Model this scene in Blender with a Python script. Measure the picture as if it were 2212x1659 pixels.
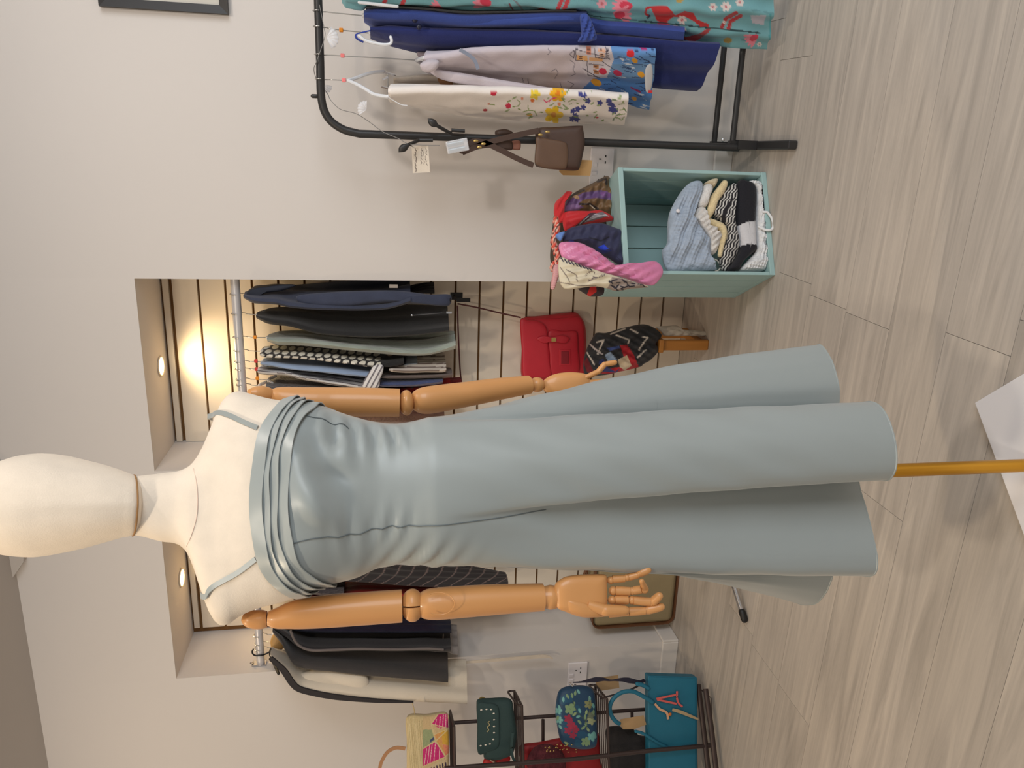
import bpy, math, random
import numpy as np
from mathutils import Matrix

for o in list(bpy.data.objects):
    bpy.data.objects.remove(o, do_unlink=True)
scene = bpy.context.scene
COL = scene.collection
rnd = random.Random(7)

# ------------------------------------------------------------------ camera (photo was taken with the phone turned: world up = image left)
F_PX, PITCH, ROLL, YAW, HC = 1660.0, math.radians(9.848), math.radians(.867), math.radians(16.722), 1.313
FWD = np.array([-math.sin(YAW), math.cos(YAW), 0.0]); RGT = np.array([math.cos(YAW), math.sin(YAW), 0.0]); UPW = np.array([0, 0, 1.0])
CF = FWD * math.cos(PITCH) - UPW * math.sin(PITCH)
_u = FWD * math.sin(PITCH) + UPW * math.cos(PITCH)
CR = RGT * math.cos(ROLL) - _u * math.sin(ROLL)
CU = RGT * math.sin(ROLL) + _u * math.cos(ROLL)
CAM = np.array([0, 0, HC])
cd = bpy.data.cameras.new('camera'); cam = bpy.data.objects.new('camera', cd); COL.objects.link(cam)
mx = Matrix.Identity(4)
for i in range(3):
    mx[i][0] = -CU[i]; mx[i][1] = CR[i]; mx[i][2] = -CF[i]; mx[i][3] = CAM[i]
cam.matrix_world = mx
cd.sensor_width = 36; cd.sensor_fit = 'HORIZONTAL'; cd.lens = 36 * F_PX / 2212; cd.clip_start = .02
scene.camera = cam

# ------------------------------------------------------------------ world, lights, exposure
w = bpy.data.worlds.new('shop_ambient'); scene.world = w; w.use_nodes = True
w.node_tree.nodes['Background'].inputs[0].default_value = (1.0, .95, .90, 1)
w.node_tree.nodes['Background'].inputs[1].default_value = .42
vs = scene.view_settings
vs.view_transform = 'Standard'; vs.look = 'None'; vs.exposure = 0.0; vs.gamma = 1.0; vs.use_curve_mapping = False

def light(name, kind, loc, target, power, col, size=.3, size_y=None, spot=None, blend=.5):
    d = bpy.data.lights.new(name, kind); d.energy = power; d.color = col
    if kind == 'AREA':
        d.shape = 'RECTANGLE'; d.size = size; d.size_y = size_y or size
    else:
        d.shadow_soft_size = size
    if kind == 'SPOT':
        d.spot_size = math.radians(spot); d.spot_blend = blend
    o = bpy.data.objects.new(name, d); COL.objects.link(o)
    o.location = loc
    v = np.array(target, float) - np.array(loc, float); v /= np.linalg.norm(v)
    z = -v; x = np.cross([0, 0, 1.0], z)
    if np.linalg.norm(x) < 1e-4: x = np.array([1.0, 0, 0])
    x /= np.linalg.norm(x); y = np.cross(z, x)
    m = Matrix.Identity(4)
    for i in range(3):
        m[i][0] = x[i]; m[i][1] = y[i]; m[i][2] = z[i]; m[i][3] = loc[i]
    o.matrix_world = m
    return o
# daylight from the shop window behind and to the right of the photographer
light('shop_window_light', 'AREA', (2.9, -.6, 2.0), (-.2, 1.9, 1.4), 88, (.86, .93, 1.0), 2.2, 1.9)
# ceiling downlights of the shop
light('ceiling_downlight_a', 'SPOT', (-1.45, .75, 2.63), (-1.3, 1.7, .6), 46, (1.0, .80, .56), .06, spot=160, blend=.9)
light('ceiling_downlight_b', 'SPOT', (.60, 1.25, 2.63), (.40, 2.2, .6), 44, (1.0, .91, .82), .07, spot=165, blend=.8)
light('ceiling_downlight_c', 'SPOT', (-.45, .15, 2.63), (-.5, 1.3, 1.1), 44, (1.0, .88, .72), .07, spot=150, blend=.9)
light('ceiling_downlight_d', 'SPOT', (-2.75, 1.45, 2.63), (-2.4, 2.5, .9), 40, (1.0, .80, .58), .07, spot=165, blend=.8)

# ------------------------------------------------------------------ pixel <-> place helpers
YW, YB = 2.818, 3.137          # wall face, niche back
ZT, ZC = 2.136, 2.657          # niche soffit, ceiling
def ray(x, y): return CR * ((829.5 - y) / F_PX) + CU * ((1106 - x) / F_PX) + CF
def onY(x, y, Y): d = ray(x, y); return CAM + d * (Y / d[1])
def onZ(x, y, Z): d = ray(x, y); return CAM + d * ((Z - HC) / d[2])
def onP(x, y, p0, n): d = ray(x, y); return CAM + d * (np.dot(np.asarray(p0) - CAM, n) / np.dot(d, n))
def pix(V):
    v = np.asarray(V, float) - CAM; z = v @ CF
    return 1106 - F_PX * (v @ CU) / z, 829.5 - F_PX * (v @ CR) / z
def crop(ox, oy, s): return lambda L: [(ox + a / s, oy + b / s) for a, b in L]
def nrm(v): v = np.asarray(v, float); return v / np.linalg.norm(v)

def catmull(P, n, closed=False):
    P = np.asarray(P, float); m = len(P)
    if closed: Q = np.vstack([P[-1], P, P[0], P[1]]); segs = m
    else: Q = np.vstack([2 * P[0] - P[1], P, 2 * P[-1] - P[-2]]); segs = m - 1
    out = []
    for i in range(segs):
        p0, p1, p2, p3 = Q[i], Q[i + 1], Q[i + 2], Q[i + 3]
        t = np.linspace(0, 1, 13)[:-1][:, None]
        out.append(.5 * (2 * p1 + (p2 - p0) * t + (2 * p0 - 5 * p1 + 4 * p2 - p3) * t ** 2 + (3 * p1 - p0 - 3 * p2 + p3) * t ** 3))
    D = np.vstack(out + [[P[0]] if closed else [P[-1]]])
    L = np.concatenate([[0], np.cumsum(np.linalg.norm(np.diff(D, axis=0), axis=1))])
    q = np.linspace(0, L[-1], n + 1)[:-1] if closed else np.linspace(0, L[-1], n)
    return np.stack([np.interp(q, L, D[:, k]) for k in range(D.shape[1])], 1)

# ------------------------------------------------------------------ materials
def lin(c):
    out = []
    for v in c:
        v = v / 255.0
        out.append(v / 12.92 if v <= .04045 else ((v + .055) / 1.055) ** 2.4)
    return np.array(out)
MATS = {}
def M(name, rgb=(200, 200, 200), rough=.6, metal=0.0, var=.05, vscale=6.0, bump=0.0, bscale=180.0, sheen=0.0, coat=0.0,
      attr=False, trans=0.0, alpha=1.0, emit=0.0, stretch=(1, 1, 1), ior=1.45, wave=None):
    if name in MATS: return MATS[name]
    m = bpy.data.materials.new(name); m.use_nodes = True; nt = m.node_tree; N = nt.nodes; Lk = nt.links
    b = N['Principled BSDF']
    b.inputs['Roughness'].default_value = rough; b.inputs['Metallic'].default_value = metal
    b.inputs['Sheen Weight'].default_value = sheen; b.inputs['Coat Weight'].default_value = coat
    b.inputs['Transmission Weight'].default_value = trans; b.inputs['Alpha'].default_value = alpha
    b.inputs['IOR'].default_value = ior
    tc = N.new('ShaderNodeTexCoord'); mp = N.new('ShaderNodeMapping'); mp.inputs['Scale'].default_value = stretch
    Lk.new(tc.outputs['Object'], mp.inputs['Vector'])
    c = lin(rgb)
    if attr:
        a = N.new('ShaderNodeAttribute'); a.attribute_name = 'Col'; src = a.outputs['Color']
    else:
        r = N.new('ShaderNodeRGB'); r.outputs[0].default_value = (*c, 1); src = r.outputs[0]
    if var > 0:
        ns = N.new('ShaderNodeTexNoise'); ns.inputs['Scale'].default_value = vscale; ns.inputs['Detail'].default_value = 5
        Lk.new(mp.outputs[0], ns.inputs['Vector'])
        mr = N.new('ShaderNodeMapRange'); mr.inputs[1].default_value = .25; mr.inputs[2].default_value = .75
        mr.inputs[3].default_value = 1 - var; mr.inputs[4].default_value = 1 + var
        Lk.new(ns.outputs[0], mr.inputs[0])
        mu = N.new('ShaderNodeVectorMath'); mu.operation = 'SCALE'
        Lk.new(src, mu.inputs[0]); Lk.new(mr.outputs[0], mu.inputs['Scale']); src = mu.outputs[0]
    Lk.new(src, b.inputs['Base Color'])
    if emit > 0:
        b.inputs['Emission Color'].default_value = (*c, 1); b.inputs['Emission Strength'].default_value = emit
    if bump > 0:
        if wave:
            nb = N.new('ShaderNodeTexWave'); nb.inputs['Scale'].default_value = bscale; nb.inputs['Distortion'].default_value = wave
            nb.inputs['Detail'].default_value = 2
        else:
            nb = N.new('ShaderNodeTexNoise'); nb.inputs['Scale'].default_value = bscale; nb.inputs['Detail'].default_value = 3
        Lk.new(mp.outputs[0], nb.inputs['Vector'])
        bp = N.new('ShaderNodeBump'); bp.inputs['Strength'].default_value = bump; bp.inputs['Distance'].default_value = .004
        Lk.new(nb.outputs['Color' if wave else 0], bp.inputs['Height']); Lk.new(bp.outputs[0], b.inputs['Normal'])
    MATS[name] = m
    return m
def fabric(name, rgb, rough=.85, var=.10, bump=.25, bscale=260, sheen=.15, **k): return M(name, rgb, rough, 0, var, 14, bump, bscale, sheen, **k)
def printed(name, rough=.75, bump=.15, bscale=300, sheen=.1): return M(name, rough=rough, bump=bump, bscale=bscale, sheen=sheen, attr=True, var=.05, vscale=12)

# ------------------------------------------------------------------ mesh builder
class MB:
    def __init__(s): s.v = []; s.f = []; s.n = 0
    def add(s, V, Fc):
        V = np.asarray(V, float).reshape(-1, 3); b = s.n
        s.v.append(V); s.n += len(V); s.f += [tuple(i + b for i in f) for f in Fc]; return s
    def box(s, c, size, ex=(1, 0, 0), ey=(0, 1, 0), ez=(0, 0, 1)):
        c = np.asarray(c, float); ex, ey, ez = nrm(ex), nrm(ey), nrm(ez); h = np.asarray(size, float) / 2
        V = [c + ex * h[0] * i + ey * h[1] * j + ez * h[2] * k for i in (-1, 1) for j in (-1, 1) for k in (-1, 1)]
        return s.add(V, [(0, 1, 3, 2), (4, 6, 7, 5), (0, 4, 5, 1), (2, 3, 7, 6), (0, 2, 6, 4), (1, 5, 7, 3)])
    def box2(s, lo, hi): lo = np.array(lo, float); hi = np.array(hi, float); return s.box((lo + hi) / 2, hi - lo)
    def loft(s, secs, cap0=True, cap1=True, closed=True):
        secs = [np.asarray(q, float) for q in secs]; n = len(secs[0]); Fc = []
        for i in range(len(secs) - 1):
            for j in range(n if closed else n - 1):
                k = (j + 1) % n
                Fc.append((i * n + j, i * n + k, (i + 1) * n + k, (i + 1) * n + j))
        if closed and cap0: Fc.append(tuple(range(n))[::-1])
        if closed and cap1: Fc.append(tuple((len(secs) - 1) * n + j for j in range(n)))
        return s.add(np.vstack(secs), Fc)
    def tube(s, path, r, seg=10, round_ends=False, flat=1.0, side=None):
        P = np.asarray(path, float); m = len(P); r = np.full(m, r, float) if np.isscalar(r) else np.asarray(r, float)
        T = np.gradient(P, axis=0); T /= np.linalg.norm(T, axis=1)[:, None] + 1e-12
        if round_ends:
            t0, t1 = T[0], T[-1]
            a = np.radians([80, 60, 35])
            pre = [P[0] - t0 * r[0] * math.sin(q) for q in a]; pr = [r[0] * math.cos(q) for q in a]
            post = [P[-1] + t1 * r[-1] * math.sin(q) for q in a[::-1]]; po = [r[-1] * math.cos(q) for q in a[::-1]]
            P = np.vstack([pre, P, post]); r = np.concatenate([pr, r, po]); T = np.vstack([[t0] * 3, T, [t1] * 3]); m = len(P)
        u = np.array(side, float) if side is not None else (np.array([0, 0, 1.0]) if abs(T[0][2]) < .9 else np.array([1.0, 0, 0]))
        secs = []; ang = np.linspace(0, 2 * math.pi, seg, endpoint=False)
        for i in range(m):
            u = u - T[i] * (u @ T[i]); u = u / (np.linalg.norm(u) + 1e-12); v = np.cross(T[i], u)
            secs.append(P[i] + r[i] * (np.outer(np.cos(ang), u) + flat * np.outer(np.sin(ang), v)))
        return s.loft(secs)
    def ribbon(s, path, width, thick, side):
        P = np.asarray(path, float); T = np.gradient(P, axis=0); T /= np.linalg.norm(T, axis=1)[:, None] + 1e-12; secs = []
        wd = np.full(len(P), width) if np.isscalar(width) else np.asarray(width, float)
        sd = np.asarray(side, float)
        for i in range(len(P)):
            sv = sd if sd.ndim == 1 else sd[i]
            u = sv - T[i] * (sv @ T[i]); u = nrm(u); v = np.cross(T[i], u); a, b = wd[i] / 2, thick / 2
            secs.append(np.array([P[i] + u * a + v * b, P[i] - u * a + v * b, P[i] - u * a - v * b, P[i] + u * a - v * b]))
        return s.loft(secs)
    def ellipsoid(s, c, R, ex=(1, 0, 0), ey=(0, 1, 0), ez=(0, 0, 1), nu=16, nv=10):
        c = np.asarray(c, float); ex, ey, ez = map(np.asarray, (ex, ey, ez)); secs = []
        for i in range(nv + 1):
            ph = -math.pi / 2 + math.pi * (i + .02) / (nv + .04); a = np.linspace(0, 2 * math.pi, nu, endpoint=False)
            secs.append(c + R[2] * math.sin(ph) * ez + math.cos(ph) * (R[0] * np.outer(np.cos(a), ex) + R[1] * np.outer(np.sin(a), ey)))
        return s.loft(secs)
    def prism(s, poly, d):
        P = np.asarray(poly, float); return s.loft([P, P + np.asarray(d, float)])
    def verts(s): return np.vstack(s.v)
    def build(s, name, mat, parent=None, smooth=True, cols=None, ang=42):
        V = s.verts(); me = bpy.data.meshes.new(name)
        off = np.array(parent.get('_w', (0, 0, 0))) if parent else np.zeros(3)
        o = bpy.data.objects.new(name, me)
        if parent is None:
            off = np.array([(V[:, 0].min() + V[:, 0].max()) / 2, (V[:, 1].min() + V[:, 1].max()) / 2, V[:, 2].min()])
            o.location = off
        me.from_pydata((V - off).tolist(), [], s.f); me.update()
        if smooth:
            me.polygons.foreach_set('use_smooth', [True] * len(me.polygons)); me.set_sharp_from_angle(angle=math.radians(ang))
        if cols is not None:
            ca = me.color_attributes.new('Col', 'FLOAT_COLOR', 'POINT')
            ca.data.foreach_set('color', np.hstack([cols, np.ones((len(cols), 1))]).astype('f').ravel())
        me.materials.append(mat); COL.objects.link(o)
        if parent is None: o['_w'] = tuple(off)
        else:
            o.parent = parent; o['_w'] = tuple(off)
        return o

def thing(name, label, cat, loc, group=None):
    o = bpy.data.objects.new(name, None); COL.objects.link(o); o.empty_display_size = .05
    o.location = tuple(float(q) for q in loc); o['_w'] = tuple(float(q) for q in loc); o['label'] = label; o['category'] = cat
    if group: o['group'] = group
    return o
def tag(o, label, cat, group=None):
    o['label'] = label; o['category'] = cat
    if group: o['group'] = group
    return o
def struct(o): o['kind'] = 'structure'; return o
def bevel(o, wd, seg=2):
    m = o.modifiers.new('bevel', 'BEVEL'); m.width = wd; m.segments = seg; m.limit_method = 'ANGLE'; m.angle_limit = math.radians(40)
    return o

# ------------------------------------------------------------------ print painter (flat prints on cloth), works on vertex positions seen as photo pixels
class Paint:
    def __init__(s, x, y, base): s.x = x; s.y = y; s.c = np.tile(lin(base), (len(x), 1))
    def put(s, mask, col, k=1.0): s.c[mask] = s.c[mask] * (1 - k) + lin(col) * k
    def ell(s, cx, cy, rx, ry, col, ang=0, k=1.0):
        a = math.radians(ang); dx, dy = s.x - cx, s.y - cy
        u = (dx * math.cos(a) + dy * math.sin(a)) / rx; v = (-dx * math.sin(a) + dy * math.cos(a)) / ry
        s.put(u * u + v * v < 1, col, k)
    def poly(s, pts, col, k=1.0):
        ins = np.zeros(len(s.x), bool); n = len(pts)
        for i in range(n):
            (x0, y0), (x1, y1) = pts[i], pts[(i + 1) % n]
            if y0 == y1: continue
            c = ((y0 > s.y) != (y1 > s.y)) & (s.x < (x1 - x0) * (s.y - y0) / (y1 - y0) + x0); ins ^= c
        s.put(ins, col, k)
    def line(s, pts, wd, col, k=1.0):
        m = np.zeros(len(s.x), bool)
        for (x0, y0), (x1, y1) in zip(pts[:-1], pts[1:]):
            dx, dy = x1 - x0, y1 - y0; t = np.clip(((s.x - x0) * dx + (s.y - y0) * dy) / (dx * dx + dy * dy + 1e-9), 0, 1)
            m |= (s.x - x0 - t * dx) ** 2 + (s.y - y0 - t * dy) ** 2 < (wd / 2) ** 2
        s.put(m, col, k)
    def flower(s, cx, cy, r, col, n=5, centre=None, ang=0):
        for i in range(n):
            a = ang + 2 * math.pi * i / n
            s.ell(cx + r * .55 * math.cos(a), cy + r * .55 * math.sin(a), r * .5, r * .36, col, math.degrees(a))
        if centre: s.ell(cx, cy, r * .3, r * .3, centre)

# ------------------------------------------------------------------ cloth helpers
def interp_rows(rows, n):
    R = np.asarray(rows, float); q = np.linspace(R[0, 0], R[-1, 0], n); out = [q]
    for k in range(1, R.shape[1]):
        x, y = R[:, 0], R[:, k]; d = np.gradient(y, x) if len(x) > 1 else np.zeros(1)
        # monotone-ish cubic
        i = np.clip(np.searchsorted(x, q) - 1, 0, len(x) - 2); h = x[i + 1] - x[i]; t = (q - x[i]) / h
        sl = (y[i + 1] - y[i]) / h; d0 = np.clip(d[i], -3 * abs(sl), 3 * abs(sl)); d1 = np.clip(d[i + 1], -3 * abs(sl), 3 * abs(sl))
        out.append((2 * t ** 3 - 3 * t ** 2 + 1) * y[i] + (t ** 3 - 2 * t ** 2 + t) * h * d0 + (-2 * t ** 3 + 3 * t ** 2) * y[i + 1] + (t ** 3 - t ** 2) * h * d1)
    return np.stack(out, 1)

def garment(name, rows, Yf, Yb, side, mat, parent, t=.03, fold=.006, nf=4, N=30, rowsn=40, seed=0, paint=None, base=None, power=.4, zmix=.75):
    """cloth hanging edge-on to the wall: rows of (pixel x, right edge, left edge)"""
    rg = random.Random(seed); ph = rg.random() * 6; ph2 = rg.random() * 6
    G = interp_rows(rows, rowsn); secs = []
    for i, (x, yt, yb) in enumerate(G):
        yf, yk = (yt, yb) if side == 'R' else (yb, yt)
        pf = onY(x, yf, Yf); pb = onY(x, yk, Yb); z = .5 * (pf[2] + pb[2]); d = (pb - pf)[:2]; L = np.linalg.norm(d) + 1e-9
        nx = np.array([-d[1], d[0]]) / L
        if nx @ (-pf[:2]) < 0: nx = -nx
        wgt = .35 + .65 * i / (rowsn - 1)
        tt = min(t, .55 * L) * min(1, .45 + i / 6)
        s = np.linspace(0, 1, N)
        hgt = tt / 2 * (4 * s * (1 - s)) ** power
        cen = pf[:2] + np.outer(s, d) + np.outer(fold * wgt * np.sin(2 * math.pi * nf * s + ph + .5 * math.sin(ph2 + i * .12)) * np.sin(math.pi * s) ** .3, nx)
        A = cen + np.outer(hgt + .0008, nx); B = (cen - np.outer(hgt + .0008, nx))[::-1][1:-1]
        xy = np.vstack([A, B]); zz = z + zmix * (np.concatenate([s, s[::-1][1:-1]]) - .5) * (pb[2] - pf[2]); secs.append(np.hstack([xy, zz[:, None]]))
    mb = MB().loft(secs); cols = None
    if paint:
        px, py = pix(mb.verts()); p = Paint(px, py, base); paint(p); cols = p.c
    return mb.build(name, mat, parent, cols=cols, ang=60)

def patch(name, outline, p0, n, bulge, mat, parent=None, back=.004, rings=12, npts=80, p=3.0, fold=None, paint=None, base=None, centre=None, smooth=True, closed_spline=True, spine=None, clamp=None):
    """soft solid: pixel outline laid on the plane (p0, n), swelling along n by bulge"""
    n = nrm(n); O = np.asarray(outline, float)
    O = catmull(O, npts, True) if closed_spline else np.asarray([q for i in range(len(O)) for q in (O[i] + (O[(i + 1) % len(O)] - O[i]) * tt for tt in np.linspace(0, 1, max(2, npts // len(O)), endpoint=False))])
    c = np.asarray(centre if centre is not None else O.mean(0), float); secs = []
    if spine is not None:                                   # long bent shapes swell from a centre line instead of one point
        S = catmull(spine, 60); c = S[np.argmin(((O[:, None, :] - S[None]) ** 2).sum(2), axis=1)]
        for _ in range(6): c = .5 * c + .25 * (np.roll(c, 1, 0) + np.roll(c, -1, 0))
    def ring(r, side):
        q = c + (O - c) * r; out = []
        for (x, y) in q:
            P = onP(x, y, p0, n); h = (1 - r ** p) ** .5
            if side > 0: d = bulge * h + (fold(x, y) * (1 - r ** 6) if fold else 0)
            else: d = -back * h
            out.append(P + n * d)
        return np.array(out)
    fr = np.sin(np.linspace(0.03, math.pi / 2, rings)); bk = fr[::max(1, rings // 5)][::-1]
    secs = [ring(r, 1) for r in fr] + [ring(r, -1) for r in ([bk[0]] if bk[0] < 1 else []) + [q for q in bk[1:]]]
    if clamp is not None: secs = [clamp(q) for q in secs]
    mb = MB().loft(secs); cols = None
    if paint:
        px, py = pix(mb.verts()); P = Paint(px, py, base); paint(P); cols = P.c
    return mb.build(name, mat, parent, cols=cols, ang=70, smooth=smooth)
def ripple(amp, ang, wl, amp2=0, ang2=0, wl2=30, ph=0):
    a, b = math.radians(ang), math.radians(ang2)
    return lambda x, y: amp * math.sin((x * math.cos(a) + y * math.sin(a)) * 2 * math.pi / wl + ph) + amp2 * math.sin((x * math.cos(b) + y * math.sin(b)) * 2 * math.pi / wl2 + 1.3 * ph)

# ================================================================== THE SETTING
def wood_floor_mat():
    m = bpy.data.materials.new('greige_laminate'); m.use_nodes = True; nt = m.node_tree; N = nt.nodes; L = nt.links
    b = N['Principled BSDF']; b.inputs['Roughness'].default_value = .42
    tc = N.new('ShaderNodeTexCoord'); oi = N.new('ShaderNodeObjectInfo')
    ad = N.new('ShaderNodeVectorMath'); ad.operation = 'ADD'
    sc = N.new('ShaderNodeVectorMath'); sc.operation = 'SCALE'; sc.inputs[0].default_value = (13.7, 7.1, 3.3)
    L.new(oi.outputs['Random'], sc.inputs['Scale']); L.new(tc.outputs['Object'], ad.inputs[0]); L.new(sc.outputs[0], ad.inputs[1])
    mp = N.new('ShaderNodeMapping'); mp.inputs['Scale'].default_value = (.55, 8, 1); L.new(ad.outputs[0], mp.inputs[0])
    n1 = N.new('ShaderNodeTexNoise'); n1.inputs['Scale'].default_value = 3.0; n1.inputs['Detail'].default_value = 8; n1.inputs['Roughness'].default_value = .62; n1.inputs['Distortion'].default_value = 1.2
    L.new(mp.outputs[0], n1.inputs['Vector'])
    mp2 = N.new('ShaderNodeMapping'); mp2.inputs['Scale'].default_value = (2.2, 60, 1); L.new(ad.outputs[0], mp2.inputs[0])
    n2 = N.new('ShaderNodeTexNoise'); n2.inputs['Scale'].default_value = 4; n2.inputs['Detail'].default_value = 3; L.new(mp2.outputs[0], n2.inputs['Vector'])
    cr = N.new('ShaderNodeValToRGB'); e = cr.color_ramp.elements
    e[0].position = .28; e[0].color = (*lin((164, 156, 147)), 1); e[1].position = .72; e[1].color = (*lin((200, 190, 178)), 1)
    k = cr.color_ramp.elements.new(.5); k.color = (*lin((184, 175, 165)), 1)
    L.new(n1.outputs[0], cr.inputs[0])
    mr = N.new('ShaderNodeMapRange'); mr.inputs[3].default_value = .92; mr.inputs[4].default_value = 1.07; L.new(n2.outputs[0], mr.inputs[0])
    mr2 = N.new('ShaderNodeMapRange'); mr2.inputs[3].default_value = .96; mr2.inputs[4].default_value = 1.03; L.new(oi.outputs['Random'], mr2.inputs[0])
    mm = N.new('ShaderNodeMath'); mm.operation = 'MULTIPLY'; L.new(mr.outputs[0], mm.inputs[0]); L.new(mr2.outputs[0], mm.inputs[1])
    s2 = N.new('ShaderNodeVectorMath'); s2.operation = 'SCALE'; L.new(cr.outputs[0], s2.inputs[0]); L.new(mm.outputs[0], s2.inputs['Scale'])
    L.new(s2.outputs[0], b.inputs['Base Color'])
    bp = N.new('ShaderNodeBump'); bp.inputs['Strength'].default_value = .08; bp.inputs['Distance'].default_value = .001
    L.new(n2.outputs[0], bp.inputs['Height']); L.new(bp.outputs[0], b.inputs['Normal'])
    return m
M_WALL = M('painted_plaster', (213, 207, 202), .9, var=.015, vscale=1.5, bump=.04, bscale=90)
M_CEIL = M('ceiling_paint', (190, 182, 174), .9, var=.01, vscale=2)
M_SKIRT = M('satin_white_paint', (222, 216, 210), .4, var=.01)
M_FLOOR = wood_floor_mat()
M_GAP = M('floor_joint_base', (150, 140, 128), .8, var=0)  # floor slab colour, seen in the plank joints
M_SLAT = M('cream_slatwall', (226, 214, 196), .5, var=.01, vscale=3)
M_GROOVE = M('brown_mdf_groove', (120, 84, 44), .8, var=.06)

fl = struct(MB().box2((-4.2, -1.5, -.05), (2.6, 3.3, -.006)).build('floor', M_GAP, smooth=False))
PW, SK = .198, math.radians(2.0)
rows = range(-9, 9)
ends = [onZ(1711, 127, 0), onZ(1715, 600, 0), onZ(2110, 743, 0), onZ(1712, 1519, 0), onZ(1925, 1248, 0)]
def rowof(p): return math.floor((p[1] + p[0] * math.tan(SK) - 1.553) / PW)
plank_cache = {}
for r in rows:
    ya, yb = 1.553 + r * PW, 1.553 + (r + 1) * PW
    js = [p[0] for p in ends if rowof(p) == r]
    x = (js[0] if js else rnd.uniform(-.9, .3)); cuts = [x]
    while cuts[0] > -4.0: cuts.insert(0, cuts[0] - 1.28)
    while cuts[-1] < 2.4: cuts.append(cuts[-1] + 1.28)
    for x0, x1 in zip(cuts[:-1], cuts[1:]):
        if x1 < -3.6 or x0 > 2.2 or ya > 3.12 or yb < -.4: continue
        cx, cy = (x0 + x1) / 2, (ya + yb) / 2 - (x0 + x1) / 2 * math.tan(SK)
        if cy + .11 > 3.2: continue
        if 'p' not in plank_cache:
            mb = MB().box((0, 0, -.004), (1.2796, PW - .0012, .008)); me_o = mb.build('plank', M_FLOOR, fl, smooth=False)
            plank_cache['p'] = me_o.data; o = me_o
            o.data.transform(Matrix.Translation(tuple(np.array(fl['_w'])))); 
        else:
            o = bpy.data.objects.new('plank', plank_cache['p']); COL.objects.link(o); o.parent = fl
        fo = np.array(fl['_w']); o.location = (cx - fo[0], cy - fo[1], 0 - fo[2]); o.rotation_euler = (0, 0, -SK)

XL, XR = -2.068, -.447
PR = onY(336, 1018, YW)[0]; PL = onY(345, 1120, YW)[0]
def wallbox(name, x0, x1, z0, z1, y0=YW, y1=3.36): return struct(MB().box2((x0, y0, z0), (x1, y1, z1)).build(name, M_WALL, smooth=False))
wallbox('wall_back_right', XR, 2.6, 0, ZC)
wallbox('wall_back_left', -4.2, XL, 0, ZC)
wallbox('wall_back_pier', PL, PR, 0, ZT)
wallbox('wall_back_lintel', XL, XR, ZT, ZC)
struct(MB().box2((-4.2, -1.5, ZC), (2.6, 3.36, ZC + .08)).build('ceiling', M_CEIL, smooth=False))
# sloping boxed-in piece where ceiling meets wall
pts = [onY(x, y, YW) for x, y in ((30, 1239), (58, 1205), (60, 1130), (20, 1010), (-40, 985), (-40, 1239))]
pts = [np.array([p[0], YW, min(p[2], ZC)]) for p in pts]
struct(MB().prism(pts, (0, -.03, 0)).build('trim_1', M_CEIL, smooth=False))

zg0 = .8963
for nm, x0, x1 in (('wall_niche_right', PR + .002, XR - .002), ('wall_niche_left', XL + .03, PL - .002)):
    nb = struct(MB().box2((x0 - .028 if 'left' in nm else x0, YB, 0), (x1, 3.36, ZT)).build(nm, M_GROOVE, smooth=False))
    zs = [zg0 + .1 * k for k in range(-8, 13)]
    zs = [0.0] + zs + [ZT - .035, ZT - .004]
    zs = sorted(set(round(z, 4) for z in zs if 0 <= z < ZT))
    for za, zb in zip(zs[:-1], zs[1:]):
        g = .0045
        if zb - za < .02: continue
        MB().box2((x0, YB - .016, za + (g if za > 0 else .002)), (x1, YB, zb - g)).build('slat_board', M_SLAT, nb, smooth=False)
# left niche end wall lining strip is plain plaster
hb = .07
struct(bevel(MB().box2((XR, YW - .014, 0), (2.6, YW - .0005, hb)).build('baseboard_right', M_SKIRT, smooth=False), .004))
struct(bevel(MB().box2((-4.2, YW - .014, 0), (XL + .002, YW - .0005, hb + .005)).build('baseboard_left', M_SKIRT, smooth=False), .004))
struct(bevel(MB().box2((XL + .0005, YW - .012, 0), (XL + .013, YB - .018, hb + .005)).build('baseboard_niche', M_SKIRT, smooth=False), .004))

# recessed niche spotlights
M_LAMP = M('spot_lamp_glow', (255, 226, 170), .3, var=0, emit=14)
M_RIM = M('spot_rim_white', (225, 205, 175), .4, var=0)
for k, (x, y) in enumerate(((346, 791), (391, 1248))):
    p = onZ(x, y, ZT)
    t = thing('recessed_spotlight', ('small lit recessed spotlight in the niche soffit above the navy jacket rail', 'small lit recessed spotlight in the niche soffit above the dark coats')[k], 'spotlight', (p[0], p[1], ZT - .006), 'niche spotlights')
    a = np.linspace(0, 2 * math.pi, 25); ringp = [(p[0] + .037 * math.cos(q), p[1] + .037 * math.sin(q), ZT - .003) for q in a]
    MB().tube(ringp, .0035, 6).build('rim', M_RIM, t)
    MB().tube([(p[0], p[1], ZT - .005), (p[0], p[1], ZT - .001)], .032, 24).build('lamp', M_LAMP, t)
    light('niche_spot_lamp', 'SPOT', (p[0], p[1], ZT - .02), (p[0], p[1] + .16, 1.0), 7.5, (1.0, .72, .38), .03, spot=140, blend=.9)

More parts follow.
